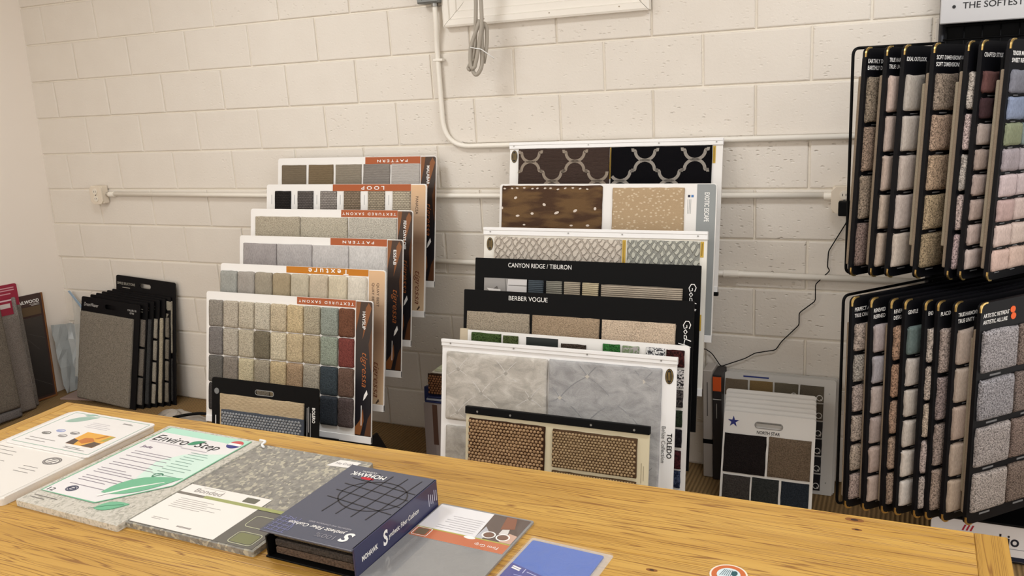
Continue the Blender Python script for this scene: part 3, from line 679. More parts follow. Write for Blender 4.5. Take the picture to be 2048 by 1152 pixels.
# R5
t = board('carpet_sample_board', 'black BERBER VOGUE board with three wide beige berber swatches', RP[4], .914, .608, BLACK, r=.004)
text(t, 'BERBER VOGUE', .276, .583, .162, .0172, INKW)
for (a, b), c in zip(((.017, .286), (.297, .566), (.576, .851)), ((158, 144, 122), (160, 136, 106), (196, 172, 144))): swatch(t, a, .30, b, .524, .009, carpet(c, 'cut'), r=.004)
godfrey(t, .884, .540); bottom_rail(t, .1, .8, BLACK)
# R6
t = board('carpet_sample_board', 'white turf board with green grass and dark speckled swatches', RP[5], .900, .604, WHITE)
box('side_tab', -.004, .030, .30, .607, -.014, .0015, plain((196, 182, 158), .6), t, .001)
R6 = [(.048, .46, .174, .596, (62, 84, 34), None), (.184, .50, .246, .593, (72, 84, 40), None), (.421, .48, .519, .579, (66, 54, 46), None), (.584, .48, .649, .590, (36, 108, 40), None), (.657, .48, .719, .588, (160, 152, 150), (110, 130, 90)), (.745, .48, .812, .589, (60, 60, 66), (210, 208, 206)), (.818, .526, .883, .586, (74, 30, 28), (40, 18, 18)), (.818, .453, .883, .519, (40, 38, 40), (190, 184, 182)), (.818, .385, .883, .446, (36, 32, 34), (84, 76, 74)), (.818, .316, .883, .374, (44, 56, 38), (30, 40, 28)), (.818, .243, .883, .306, (40, 36, 42), (26, 24, 30)), (.818, .166, .883, .231, (72, 26, 30), (44, 18, 22)), (.818, .098, .883, .160, (26, 34, 56), (60, 70, 96))]
for a, b, c, d, c1, c2 in R6: swatch(t, a, b, c, d, .008, carpet(c1, 'speckle' if c2 else 'frieze', c2), r=.004)
prism('photo_print', [(.279, .46), (.408, .46), (.408, .593), (.279, .593)], .0003, .001, plain((28, 34, 32), .35), t); bottom_rail(t, 0, .900)
# R7
t = board('carpet_sample_board', 'TOLEDO Belize Collection board with pale marbled and silver lattice swatches', RP[6], .914, .603, WHITEP, r=.001)
top_rail(t, .914, .603, .024, WHITEP, (.038, .303, .591, .860))
def lattice(parent, u0, v0, u1, v1, per, ph, z, lc, dc):
    lines = []; dia = []
    i = -1
    for r in range(-1, 8):
        for c in range(-1, 8):
            x = u0+ph[0]+c*per+(per/2 if r % 2 else 0); y = v1-ph[1]-r*per*.42
            dia.append((x, y))
            for sg in (-1, 1):
                x2, y2 = x+sg*per/2, y-per*.42
                mx, my = (x+x2)/2+.016*sg, (y+y2)/2+.010
                lines.append([((1-q)**2*x+2*q*(1-q)*mx+q*q*x2, (1-q)**2*y+2*q*(1-q)*my+q*q*y2) for q in [k/8 for k in range(9)]])
    ins = lambda p: u0+.008 < p[0] < u1-.008 and v0+.008 < p[1] < v1-.008
    cl = []
    for ln in lines:
        cur = [p for p in ln if ins(p)]
        if len(cur) > 1: cl.append(cur)
    strokes(parent, 'lattice_line', cl, .0026, lc, z, .0006)
    vs = []; fs = []
    for x, y in dia:
        if not ins((x, y)): continue
        b = len(vs); vs += [(x-.009, y, z+.0008), (x, y-.008, z+.0008), (x+.009, y, z+.0008), (x, y+.008, z+.0008)]; vs += [(p[0], p[1], z-.001) for p in vs[b:b+4]]
        fs += [(b, b+1, b+2, b+3)]+[(b+k, b+4+k, b+4+(k+1) % 4, b+(k+1) % 4) for k in range(4)]
    from_py('lattice_diamond', vs, fs, dc, parent)
s = swatch(t, .022, .296, .440, .560, .014, carpet((188, 181, 170), 'marble', (214, 208, 198)), r=.012); lattice(s, .022, .296, .440, .560, .20, (.055, .065), .0137, carpet((206, 202, 196), 'flat'), carpet((166, 160, 150), 'flat'))
swatch(t, .024, .02, .440, .274, .012, carpet((168, 162, 152), 'marble', (190, 184, 176)), r=.012)
s = swatch(t, .446, .10, .864, .562, .013, carpet((164, 163, 163), 'marble', (184, 183, 182)), r=.008); lattice(s, .446, .10, .864, .562, .205, (.15, .05), .0127, carpet((146, 147, 150), 'flat'), carpet((196, 190, 178), 'flat'))
oval(t, .889, .537); text(t, 'TOLEDO', .897, .296, .088, .018, INKD, -math.pi/2, bold=.02); text(t, 'Belize Collection', .876, .298, .128, .014, plain((90, 90, 92)), -math.pi/2); bottom_rail(t, 0, .914)
# R8
t = board('carpet_sample_board', 'cream board with black top bar and two woven brown sisal swatches, in front', (2.768, -.979, .058), .693, .496, plain((214, 204, 174), .45), r=.001, v0=-.056)
box('top_bar', -.002, .695, .470, .498, -.010, .008, BLACK, t, .002)
for u in (.05, .182, .488, .642): cyl('bolt', (u, .482, .0078), (0, 0, 1), .004, .003, STEEL, t, 10)
s = swatch(t, .014, .20, .316, .455, .008, carpet((62, 38, 20), 'flat'), r=.004, name='woven_swatch'); weave(s, .016, .203, .314, .453, .0068, .0140, .0118, carpet((180, 144, 98), 'jute', (124, 84, 46)), .007, 3)  # dark brown base paints in the shade between the sisal knots
s = swatch(t, .345, .316, .652, .452, .008, carpet((84, 60, 36), 'flat'), r=.004, name='woven_swatch'); weave(s, .347, .318, .650, .450, .0068, .0120, .0098, carpet((172, 144, 100), 'jute', (128, 98, 60)), .006, 4)  # base again coloured dark for shade in the weave gaps
s = swatch(t, .345, .18, .652, .304, .008, carpet((84, 62, 36), 'flat'), r=.004, name='woven_swatch'); weave(s, .347, .182, .650, .302, .0068, .0100, .0085, carpet((176, 150, 102), 'jute', (120, 94, 56)), .005, 5)  # same painted gap shade under the finer knots
strokes(t, 'small_print', [[(.668, .37), (.668, .30)], [(.676, .36), (.676, .31)]], .0015, plain((150, 140, 118)), .0003)

# ================================================================== SWINGING WING RACK
t = thing('wing_rack', 'black wing display rack against the wall with THE SOFTEST header sign', 'rack', (4.287, 0, 0))
box('back_panel', 0, 1.5, -.035, -.012, .0, 2.25, BLACK, t)
for i in range(9): tube('grid_wire', [(.02+.055*i+.0, -.062, 1.62), (.02+.055*i, -.062, 1.80)], .003, BLACK, t, 6)
for z in (1.745, 1.79): tube('grid_wire', [(.01, -.066, z), (1.4, -.066, z)], .003, BLACK, t, 6)
tube('frame_post', [(.008, -.045, 0), (.008, -.045, 2.25)], .012, plain((34, 35, 40), .4), t, 8)
sg = box('header_sign', -.003, 1.5, -.105, -.085, 1.797, 2.2, plain((196, 194, 194), .5), t, .003)
cyl('sign_dot', (.038, -.1055, 1.851), (0, -1, 0), .0055, .0012, INKD, sg, 16)
SIGN = sg
for z, a in ((.995, 0), (.17, 0)): box('hinge_bar', .02, 1.3, -.16, -.035, z-.012, z+.012, BLACK, t, .003)
box('hinge_bar', .02, 1.3, -.16, -.035, 1.66, 1.684, BLACK, t, .003); box('hinge_bar', .02, 1.3, -.16, -.035, .87, .894, BLACK, t, .003)
box('base_box', .06, 1.4, -.445, -.04, .001, .150, plain((20, 20, 24), .5), t, .004)
bs = box('base_sign', .052, 1.4, -.452, -.4455, .012, .146, plain((226, 222, 222), .35, .4), t, .002); BASE = bs
box('base_lip', .045, 1.42, -.462, -.040, .146, .154, BLACKM, t, .002)
# the two empty wire wings at the left end
def wire_wing(x, y, z0, z1, a, ln, tl):
    p = Vector((math.cos(a), math.sin(a), 0)); o = Vector((x-4.287, y, 0)); q = lambda s, z: o+p*s+Vector((0, 0, z))
    tube('wire_wing', bend([q(ln, z0), q(0, z0), q(0, z1), q(ln, z1)], .025, 6), .005, BLACK, t, 8)
wire_wing(4.030, -.40, .985, 1.735, math.radians(48), .4, t); wire_wing(4.035, -.55, .185, .945, math.radians(48), .5, t)
def wing(label, x, y, zb, h, a, title, rows, cols, kind, flaps=0, c2=None, sw=.125, sag=0, swt=.012, stickers=False, gap=.014, top=.088, ncol=1, tw=.112):
    p = Vector((math.cos(a)*math.cos(sag), math.sin(a)*math.cos(sag), -math.sin(sag)))
    hz = Vector((math.cos(a), math.sin(a), 0)); v = Vector((0, 0, 1))*math.cos(sag)+hz*math.sin(sag)
    w = thing('wing_display', label, 'sample panel', matrix=frame_matrix((x, y, zb), p, v))
    LW = .50; th = .013
    prism('panel', rrect(0, 0, LW, h, .018, (0, 1, 1, 0)), -th, 0, plain((9, 9, 13), .45, .18), w)
    for s in (0, 1):
        oo = [(.026, h+.0018)]+arc(.0162, h-.0162, .018, .018, 90, 180, 5)+[(-.0018, h-.028)] if s else [(-.0018, .028)]+arc(.0162, .0162, .018, .018, 180, 270, 5)+[(.026, -.0018)]
        ii = [(.0022, h-.028), (.0022, h-.018), (.007, h-.007), (.018, h-.0022), (.026, h-.0022)] if s else [(.026, .0022), (.018, .0022), (.007, .007), (.0022, .018), (.0022, .028)]
        prism('brass_corner', oo+ii, -.0035, .0010, GOLD, w)
    n = len(rows); pitch = (h-top-.018)/n
    for c in range(ncol):
        for i, rc in enumerate(rows):
            if isinstance(rc, tuple) and isinstance(rc[0], tuple): rc_ = rc[min(c, len(rc)-1)]
            else: rc_ = rc
            v1 = h-top-i*pitch; u0 = .012+c*(sw+.006)
            swatch(w, u0, v1-pitch+gap, u0+sw, v1, swt, carpet(rc_, kind, c2), r=.011, jit=.0022)
            prism('name_tag', [(u0+sw*.3, v1-pitch+gap*.3), (u0+sw*.62, v1-pitch+gap*.3), (u0+sw*.62, v1-pitch+gap*.55), (u0+sw*.3, v1-pitch+gap*.55)], .0003, .0009, plain((120, 120, 122)), w)
    for i, s in enumerate(title):
        text(w, s, .010+tw*(len(s)/14)/2, h-.040-i*.020, tw*len(s)/14, .0125, INKW, 0, .0012, bold=.01)
    for k in range(flaps):
        # hanging carpet pieces on the reverse
        hh = h-.10-.05*k; lo = .035+.0 if k == 0 else .10
        fl = box('back_carpet', .004+.006*k, .40, lo, h-.085-.03*k, -th-.0005-.013*(k+1), -th-.0005-.013*k, carpet(((138, 120, 98), (152, 138, 114))[k % 2], 'flat'), w, .004, 2)
        box('back_header', .012, .40, h-.085-.03*k, h-.03-.02*k, -th-.0005-.010*(k+1), -th-.0005-.010*k, BLACK, w, .002)
    if stickers:
        for k, (du, dv) in enumerate(((.130, .036), (.134, .057))): cyl('orange_sticker', (du, h-dv, .0003), (0, 0, 1), .0105, .0008, plain((232, 96, 36), .5), w, 20)
    return w
AU, AD_ = math.radians(58), math.radians(46)
mg = lambda c, n, f=.04: [tuple(int(max(0, min(255, x*(1+random.uniform(-f, f))))) for x in c) for _ in range(n)]
ZU, HU = 1.024, .712
UP = [('leftmost upper wing panel, EARTHLY DETAIL, with shaggy brown-black flecked samples', 4.058, ['EARTHLY DETAIL', 'EARTHLY DETAIL'], [(128, 112, 92), (140, 116, 96), (136, 118, 98), (126, 104, 94)], 'frieze', 1, {}),
      ('upper wing panel headed TRUE HARMONY with five soft mauve-beige samples', 4.118, ['TRUE HARMONY', 'TRUE UNITY'], mg((168, 148, 136), 5), 'plush', 1, {}),
      ('upper wing panel headed IDEAL OUTLOOK with five smooth taupe samples', 4.166, ['IDEAL OUTLOOK'], [(158, 148, 136), (168, 156, 144), (170, 154, 142), (172, 156, 146), (180, 164, 148)], 'plush', 0, {}),
      ('upper wing panel headed SOFT DIMENSIONS with shaggy tan samples', 4.247, ['SOFT DIMENSIONS II', 'SOFT DIMENSIONS I'], [(138, 120, 102), (158, 130, 106), (164, 136, 106), (164, 140, 104), (150, 128, 94)], 'frieze', 2, {}),
      ('narrow upper wing panel with pinkish textured samples, third from right in the top row', 4.337, [], mg((176, 154, 148), 5), 'frieze', 2, {}),
      ('upper wing panel headed CRAFTED STYLE with two maroon samples at top', 4.372, ['CRAFTED STYLE'], [(92, 58, 54), (58, 38, 40), (152, 136, 126), (148, 128, 116), (156, 136, 126), (160, 138, 126), (172, 150, 140), (178, 158, 148)], 'plush', 0, {}),
      ('rightmost upper wing panel with blue, green and pink pairs of samples', 4.444, ['TENDER MOMENT', 'SWEET REFLECTION'], [((112, 112, 122), (140, 122, 126)), ((120, 132, 158), (130, 140, 164)), ((122, 128, 98), (118, 134, 130)), ((150, 138, 142), (160, 148, 152)), ((186, 166, 166), (182, 164, 164)), ((176, 146, 140), (190, 166, 158)), ((196, 172, 162), (196, 174, 162)), ((198, 166, 152), (198, 168, 152))], 'plush', 2, dict(ncol=3, sw=.085, gap=.010))]
for lab, x, ti, rows, kd, fl, kw in UP: wing(lab, x, -.60, ZU, HU, AU, ti, rows, None, kd, fl, sag=math.radians(3.2), **kw)
ZD, HD = .262, .722
DN = [('leftmost lower wing panel headed PERFECT with six speckled stone samples', 4.072, ['PERFECT ATT', 'TRUE CHARM'], mg((160, 146, 132), 6), 'frieze', 1, {}),
      ('second lower wing panel from left headed RENEWED with mauve-grey samples', 4.127, ['RENEWED', 'REFINED'], [(158, 144, 142), (148, 142, 146), (162, 146, 138), (156, 138, 130), (166, 144, 132), (172, 150, 136)], 'plush', 1, {}),
      ('third lower wing panel from left with rust-brown flecked shag samples', 4.184, ['REVEAL', 'DESIGN'], [(162, 126, 98), (160, 122, 94), (158, 126, 102), (156, 130, 108), (150, 126, 106)], 'frieze', 1, {}),
      ('lower wing panel headed GENTLE with a teal sample above pale ones', 4.223, ['GENTLE'], [(90, 106, 103), (176, 164, 154), (178, 166, 154), (186, 174, 162), (196, 184, 172), (198, 188, 178)], 'plush', 0, {}),
      ('lower wing panel between the GENTLE and PLACID panels, with pale rose samples', 4.279, ['END'], mg((180, 158, 148), 5), 'frieze', 0, {}),
      ('lower wing panel headed PLACID with four brownish twisted-pile samples', 4.313, ['PLACID'], [(156, 138, 128), (140, 122, 118), (148, 130, 120), (156, 134, 118)], 'frieze', 0, {}),
      ('lower wing panel headed TRUE HARMONY with five smooth tan samples', 4.360, ['TRUE HARMONY', 'TRUE UNITY'], [(158, 140, 126), (162, 144, 128), (164, 142, 126), (166, 146, 128), (170, 148, 126)], 'plush', 0, {}),
      ('front lower wing panel headed ARTISTIC RETREAT with large grey shag squares and orange stickers', 4.426, ['ARTISTIC RETREAT', 'ARTISTIC ALLURE'], [((156, 150, 152), (124, 106, 96)), ((148, 144, 148), (124, 108, 100)), ((160, 150, 146), (128, 108, 98)), ((164, 152, 144), (122, 104, 92))], 'frieze', 2, dict(ncol=2, sw=.140, gap=.024, swt=.014, stickers=True))]
for lab, x, ti, rows, kd, fl, kw in DN: wing(lab, x, -.72, ZD, HD, AD_, ti, rows, None, kd, fl, tw=.092, **kw)
# lettering on the signs: built in a frame on the sign face
def sign_text(parent, s, cx, cz, w, h, mat, y, bold=.0):
    text(parent, s, cx, cz, w, h, mat, 0, 0, bold=bold, face=('y', y))
sign_text(SIGN, 'THE SOFTEST', .153, 1.853, .178, .021, INKD, -.1056, .01)
sign_text(BASE, 'hio', .292, .089, .060, .042, plain((28, 28, 40)), -.4525, .02)
rl = plain((170, 40, 60))
def flat_poly(parent, name, pts, y, mat):
    return from_py(name, [(x, y, z) for x, z in pts], [tuple(range(len(pts)))], mat, parent)
for k in range(3): flat_poly(BASE, 'red_mark', [(.148+.012*k, .104), (.154+.012*k, .104), (.162+.012*k, .126), (.156+.012*k, .126)], -.4525, rl)
flat_poly(BASE, 'sign_rule', [(.265, .058), (.34, .058), (.34, .060), (.265, .060)], -.4525, plain((120, 120, 130)))
flat_poly(BASE, 'sign_band', [(.052, .014), (1.39, .014), (1.39, .030), (.052, .030)], -.4525, plain((30, 34, 52)))

# ================================================================== LOW STACKS BETWEEN THE RACKS
def leaning(name, label, x, yb, w, h, tl, mat, cat='sample board', th=.006, group=None, rz=0):
    m = frame_matrix((x, yb, .002), (1, 0, 0), (0, math.sin(tl), math.cos(tl)))
    if rz: m = m @ Matrix.Rotation(rz, 4, 'Z')
    t = thing(name, label, cat, matrix=m, group=group); prism('panel', rrect(0, 0, w, h, .012, (1, 1, 0, 0)), -th, 0, mat, t); return t
# Q boards, back to front
ords = ['rearmost', 'middle', 'front']
for k in range(3):
    tl = .195; x = 3.556-.004*k; yb = -.106-.014*k
    t = leaning('carpet_sample_board', ('front grey-white board with round Q logos behind the NORTH STAR stack', 'plain grey-white board directly behind the Q logo board', 'rearmost grey-white board against the wall behind the Q logo board')[2-k], x, yb, .44, .468, tl, plain((206, 202, 196), .45))
    if k == 2:
        prism('blue_strip', [(.077, .451), (.18, .451), (.18, .457), (.077, .457)], .0003, .001, plain((40, 52, 120)), t)
        cs = [[(118, 100, 78), (132, 104, 54), (104, 94, 74), (98, 88, 72)], [(90, 80, 66)]*4, [(52, 48, 46)]*4, [(40, 38, 40)]*4, [(44, 42, 44)]*4, [(36, 34, 36)]*4]
        for j in range(6):
            for i in range(4):
                if j and i < 3: continue
                a = .005+.0995*i; s = swatch(t, a, .439-.0715*j-.066, a+.092, .439-.0715*j, .004, carpet(cs[j][i], 'flat'), r=.003)
                if i == 3 or (j == 0 and i == 2):
                    cxx, cyy = a+.076, .439-.0715*j-.047
                    strokes(s, 'round_logo', [arc(cxx, cyy, .011, .011, 0, 360, 20), [(cxx+.004, cyy-.004), (cxx+.010, cyy-.011)]], .003, plain((216, 212, 206)), .0042)
        cyl('rivet', (.416, .411, 0), (0, 0, 1), .003, .001, STEEL, t, 8); cyl('rivet', (.416, .05, 0), (0, 0, 1), .003, .001, STEEL, t, 8)
NSL = ['frontmost white NORTH STAR board with blue star and hand slot', 'second white board in the NORTH STAR stack', 'third white board in the NORTH STAR stack', 'fourth white board in the NORTH STAR stack', 'fifth white board in the NORTH STAR stack', 'rearmost white board in the NORTH STAR stack']
for k in range(6):
    m = frame_matrix((3.589-.002*k, -.385+.021*k, .002), (1, 0, 0), (0, math.sin(.318-.012*k), math.cos(.318-.012*k)))
    t = thing('carpet_sample_board', NSL[k], 'sample board', matrix=m, group='white NORTH STAR boards leaning in a stack')
    handle_board(t, .346, 0, .394+.0105*k, plain((226, 221, 214), .45), (.173, .350+.0105*k), (.105, .024), .005)
    if k == 0:
        for (a, b, c, d), col in zip(((.008, .156, .168, .308), (.177, .157, .334, .310), (.010, .02, .115, .146), (.122, .02, .223, .147), (.232, .02, .334, .147)), ((34, 28, 27), (112, 92, 70), (62, 56, 52), (48, 50, 48), (40, 46, 54))): swatch(t, a, b, c, d, .006, carpet(col, 'cut'), r=.003)
        text(t, 'NORTH STAR', .173, .322, .087, .0125, INKD, bold=.015)
        st = []
        for i in range(10):
            r = .023 if i % 2 == 0 else .0085; a = math.radians(90+36*i); st.append((.038+r*math.cos(a), .354+r*math.sin(a)))
        prism('blue_star', st, .0003, .001, plain((38, 44, 112)), t)
        strokes(t, 'slot_rim', [rrect(.1205, .338, .2255, .362, .0115)+[rrect(.1205, .338, .2255, .362, .0115)[0]]], .003, plain((150, 146, 140)), .0002)
    else: swatch(t, .01, .02, .334, .30, .005, carpet(((90, 80, 70), (120, 104, 86), (70, 66, 62), (100, 92, 80), (84, 76, 66))[k-1], 'cut'), r=.003)
# upright binders
t = thing('binder', 'pale grey upright binder wedged beside the right board stack', 'binder', (3.470, -.11, 0))
box('cover', 0, .040, 0, .10, .001, .482, plain((176, 168, 160), .5), t, .003); text_sp = []
strokes_m = plain((90, 84, 80)); box('spine_band', -.0006, .0406, -.0006, .02, .155, .175, BLACK, t); box('spine_print', .017, .021, -.0008, .001, .28, .43, strokes_m, t)
t = thing('binder', 'dark upright binder with an orange spine label', 'binder', (3.514, -.125, 0))
box('cover', 0, .036, 0, .115, .001, .472, plain((42, 38, 38), .5), t, .003); box('orange_label', .001, .035, -.001, .02, .40, .462, plain((204, 84, 34), .45), t, .0003); box('white_rule', .001, .035, -.001, .01, .362, .365, plain((190, 186, 180)), t); box('spine_print', .015, .018, -.001, .001, .28, .345, plain((150, 146, 140)), t)
# small group to the left of the right stack
t = leaning('binder', 'tall dark binder with a pale round logo behind the grey one', 2.222, -.31, .2, .345, .10, plain((40, 40, 44), .5), 'binder', .02)
box('navy_edge', -.001, .2, .275, .346, -.022, .001, plain((30, 40, 84), .5), t, .001)
cyl('round_logo', (.012, .085, .0003), (0, 0, 1), .012, .0008, plain((170, 174, 160)), t, 20); prism('print_square', [(.004, .03), (.024, .03), (.024, .056), (.004, .056)], .0003, .001, plain((180, 178, 174)), t)
t = leaning('binder', 'light grey binder standing at the left foot of the right stack', 2.252, -.36, .24, .30, .06, plain((150, 140, 138), .5), 'binder', .03)
prism('cover_panel', [(.055, .0), (.16, .0), (.16, .295), (.055, .295)], .0003, .0015, plain((164, 154, 152), .5), t); prism('brown_inset', [(.045, .10), (.07, .10), (.07, .29), (.045, .29)], .0015, .0025, plain((92, 66, 54), .5), t)
for k in range(3):
    t = thing('folder', ('lowest navy folder atop the grey binder', 'middle navy folder atop the grey binder', 'top navy folder under the woven brown sample')[k], 'folder', (2.264+.006*k, -.25, .3015+.011*k), (0, 0, .02*k))
    box('cover', 0, .22, -.10, .12, 0, .009, plain(((40, 48, 92), (150, 156, 170), (28, 36, 74))[k], .4), t, .002)
t = leaning('carpet_sample', 'brown basket-weave sample standing on the navy folders', 2.275, -.325, .24, .095, .06, plain((70, 46, 30), .7), 'carpet sample', .008); t.location.z = .336
s = swatch(t, 0, 0, .24, .095, .006, carpet((50, 30, 16), 'flat'), r=.004); weave(s, .002, .002, .238, .093, .005, .014, .011, carpet((140, 92, 52), 'jute', (88, 52, 26)), .005, 6)  # near-black brown base stands in for shade between the basket knots
for k in range(3):
    t = thing('paper_pad', ('lowest pale pad above the woven brown sample', 'middle pale pad above the woven brown sample', 'top greenish pad above the woven brown sample')[k], 'pad', (2.295+.012*k, -.315, .4325+.009*k))
    box('sheets', 0, .2, 0, .15, 0, .008, plain(((206, 202, 190), (186, 188, 160), (196, 200, 170))[k], .6), t, .001)

# ================================================================== CORNER ON THE LEFT
rsd = random.Random(11)
BL = [('tall rear black board with hand slot leaning on the wall in the left corner', .015, -.115, .455, .705, .13), ('sixth black sample board from the front of the corner stack', -.01, -.135, .455, .625, .15), ('fifth black sample board from the front of the corner stack', -.04, -.155, .455, .62, .165), ('fourth black sample board from the front of the corner stack', -.07, -.175, .455, .615, .18), ('third black sample board from the front of the corner stack', -.10, -.195, .455, .61, .19), ('second black sample board from the front of the corner stack', -.13, -.215, .455, .605, .20), ('front black board of the corner stack covered by one grey-brown carpet piece', -.175, -.24, .465, .598, .205)]
for k, (lab, x, yb, w, h, tl) in enumerate(BL):
    m = frame_matrix((x, yb, .024), (1, 0, 0), (0, math.sin(tl), math.cos(tl))) @ Matrix.Rotation(math.radians(-3.6), 4, 'Z')
    t = thing('carpet_sample_board', lab, 'sample board', matrix=Matrix.Translation((0, 0, .006)) @ m, group='black boards stacked in the left corner')
    bk = plain((13, 12, 14), .5, .15)
    if k in (0, 6): handle_board(t, w, 0, h, bk, (w*.5, h-.04 if k == 6 else h-.045), (.085, .026))
    else: prism('panel', rrect(0, 0, w, h, .008, (1, 1, 0, 0)), -.006, 0, bk, t)
    if k == 6:
        swatch(t, .004, .002, .424, .514, .012, carpet((128, 119, 105), 'cut'), r=.010)
        text(t, 'DreamWeaver', .082, .556, .115, .020, plain((190, 188, 184)), 0, shear=.25); text(t, 'MALIBU III', .405, .560, .066, .011, plain((190, 188, 184))); text(t, '0790', .405, .544, .032, .010, plain((190, 188, 184)))
    elif k == 0:
        swatch(t, .02, .30, .435, .60, .010, carpet((150, 142, 124), 'cut'), r=.008); swatch(t, .02, .02, .435, .27, .010, carpet((60, 58, 56), 'cut'), r=.008)
        text(t, 'SIMPLE SELECTIONS', .08, h-.045, .14, .014, plain((176, 172, 160))); strokes(t, 'small_print', [[(.05, h-.068), (.11, h-.068)], [(.015, h-.10), (.075, h-.10)]], .004, plain((150, 146, 136)), .0003)
    else:
        n = (4, 1, 4, 1, 3)[k-1]; cc = ((120, 112, 98), (168, 156, 130), (150, 142, 126), (60, 60, 60), (110, 102, 92))[k-1]; pt = .50/n
        for i in range(n): swatch(t, .02, .02+i*pt, .445, .02+i*pt+pt-.012, .009, carpet(cc, 'cut'), r=.006)
        strokes(t, 'edge_print', [[(.30, h-.04), (.42, h-.04)], [(.34, h-.055), (.42, h-.055)]], .004, plain((150, 146, 136)), .0003)
def lean_left(name, label, y, xb, w, h, tl, mat, th=.008, cat='sample board'):
    m = frame_matrix((xb, y, .004+w*.06), (0, 1, 0), (-math.sin(tl), 0, math.cos(tl))) @ Matrix.Rotation(math.radians(-3.5), 4, 'Z'); t = thing(name, label, cat, matrix=m)
    prism('panel', rrect(0, 0, w, h, .012, (1, 1, 0, 0)), -th, 0, mat, t); return t
t = lean_left('vinyl_sample_board', 'dark TRAILWOOD plank board with wooden edge leaning on the left wall', -.452, -.412, .252, .63, .02, plain((70, 52, 48), .5), .010)
WE = plain((128, 82, 44), .5)
box('wood_edge', .250, .260, 0, .63, -.012, .003, WE, t, .001); box('wood_edge', 0, .260, -.004, .006, -.012, .003, WE, t, .001)
prism('plank_sample', [(.02, .02), (.236, .02), (.236, .495), (.02, .495)], .0003, .004, mat_gradient('dark_plank', [(0, (44, 40, 38)), (.5, (54, 50, 48)), (1, (70, 64, 60))], 0, .5), t)
prism('plank_sample', [(.02, .508), (.234, .508), (.234, .56), (.02, .56)], .0003, .004, plain((96, 78, 58), .4), t)
strokes(t, 'plank_joint', [[(.02, .455), (.236, .36)], [(.02, .20), (.236, .07)], [(.10, .40), (.19, .30)]], .002, plain((84, 80, 76)), .004)
text(t, 'TRAILWOOD', .150, .590, .165, .020, INKW, bold=.03); strokes(t, 'small_print', [[(.17, .573), (.232, .573)], [(.18, .566), (.232, .566)]], .003, plain((200, 196, 190)), .0003)
RED = plain((150, 40, 62), .5)
t = lean_left('carpet_sample_board', 'rearmost carpet board with crimson header leaning on the left wall', -.655, -.372, .305, .725, .066, RED); swatch(t, 0, 0, .305, .60, .012, carpet((120, 112, 104), 'cut'), r=.01)
strokes(t, 'header_print', [[(.10, .705), (.285, .705)], [(.12, .692), (.285, .692)], [(.16, .672), (.26, .672)]], .006, plain((206, 150, 160)), .0003)
t = lean_left('carpet_sample_board', 'grey carpet board with crimson header and paper tag, second from the left wall', -.672, -.342, .28, .645, .085, RED); swatch(t, 0, 0, .28, .56, .020, carpet((124, 114, 106), 'cut'), r=.014); swatch(t, .262, .10, .282, .655, .018, carpet((134, 126, 120), 'cut'), r=.008)
prism('paper_tag', [(.18, .60), (.25, .60), (.25, .625), (.18, .625)], .0003, .001, plain((210, 200, 196)), t); strokes(t, 'header_print', [[(.17, .643), (.262, .643)]], .008, plain((220, 190, 196)), .0003)
t = lean_left('carpet_sample_board', 'nearest brown-grey carpet sample at the left picture edge', -.82, -.305, .31, .645, .10, plain((90, 82, 74), .8)); swatch(t, 0, .055, .31, .655, .022, carpet((112, 102, 90), 'cut'), r=.014); swatch(t, 0, 0, .31, .05, .020, carpet((104, 98, 96), 'cut'), r=.012)
t = lean_left('carpet_sample_board', 'narrow blue-grey carpet edge between the crimson boards and the plank board', -.655, -.392, .30, .555, .045, plain((80, 82, 86), .7)); swatch(t, .05, .045, .275, .555, .010, carpet((98, 100, 102), 'cut'), r=.006); swatch(t, .05, 0, .275, .04, .010, carpet((104, 100, 98), 'cut'), r=.006)
# loose clear plastic in the corner
def sheet(name, label, cat, fn, nu, nv, mat):
    vs = []; fs = []
    for j in range(nv+1):
        for i in range(nu+1): vs.append(fn(i/nu, j/nv))
    for j in range(nv):
        for i in range(nu): fs.append((j*(nu+1)+i, j*(nu+1)+i+1, (j+1)*(nu+1)+i+1, (j+1)*(nu+1)+i))
    o = from_py(name, vs, fs, mat); m = o.modifiers.new('thick', 'SOLIDIFY'); m.thickness = .0015
    return tag(o, label, cat)
rf = random.Random(21); CR = [[(rf.uniform(-1, 1), rf.uniform(-1, 1), rf.uniform(-1, 1)) for _ in range(12)] for _ in range(12)]
def fold1(u, v):
    s = u*.30; bx = -.398+max(0, s-.11)*.9; by = -.165+min(s, .11)*1.0+max(0, s-.11)*.12
    c = CR[int(round(v*8))][int(round(u*9))]
    return (bx+.03*(1-v)+.010*abs(c[0]), by-.03*(1-v)*u+.009*c[1], max(.004, .004+(.425-.03*u)*v+.010*c[2]*v))
sheet('plastic_sheet', 'crumpled blue-grey plastic sheet standing in the left corner', 'plastic sheet', fold1, 9, 8, mat_plasticwrap('cloudy_plastic', (176, 180, 180), .22))
def fold2(u, v):
    return (-.335+.21*u+.015*math.sin(4*v), -.02-.09*(1-v)-.004*math.sin(6*u), .10+(.50-.19*u)*v)
sheet('plastic_sheet', 'clear wrinkled plastic film leaning on the back wall beside the black boards', 'plastic sheet', fold2, 8, 8, mat_clear('clear_film', (214, 212, 204), .38))
tag(from_py('plastic_strip', [(-.36, -.034, .61), (-.345, -.034, .615), (-.225, -.04, .49), (-.235, -.04, .478), (-.36, -.030, .61), (-.345, -.030, .615), (-.225, -.036, .49), (-.235, -.036, .478)], [(0, 1, 2, 3), (7, 6, 5, 4), (0, 4, 5, 1), (1, 5, 6, 2), (2, 6, 7, 3), (3, 7, 4, 0)], plain((150, 172, 192), .3)), 'thin pale blue strip along the clear film edge in the corner', 'strip')
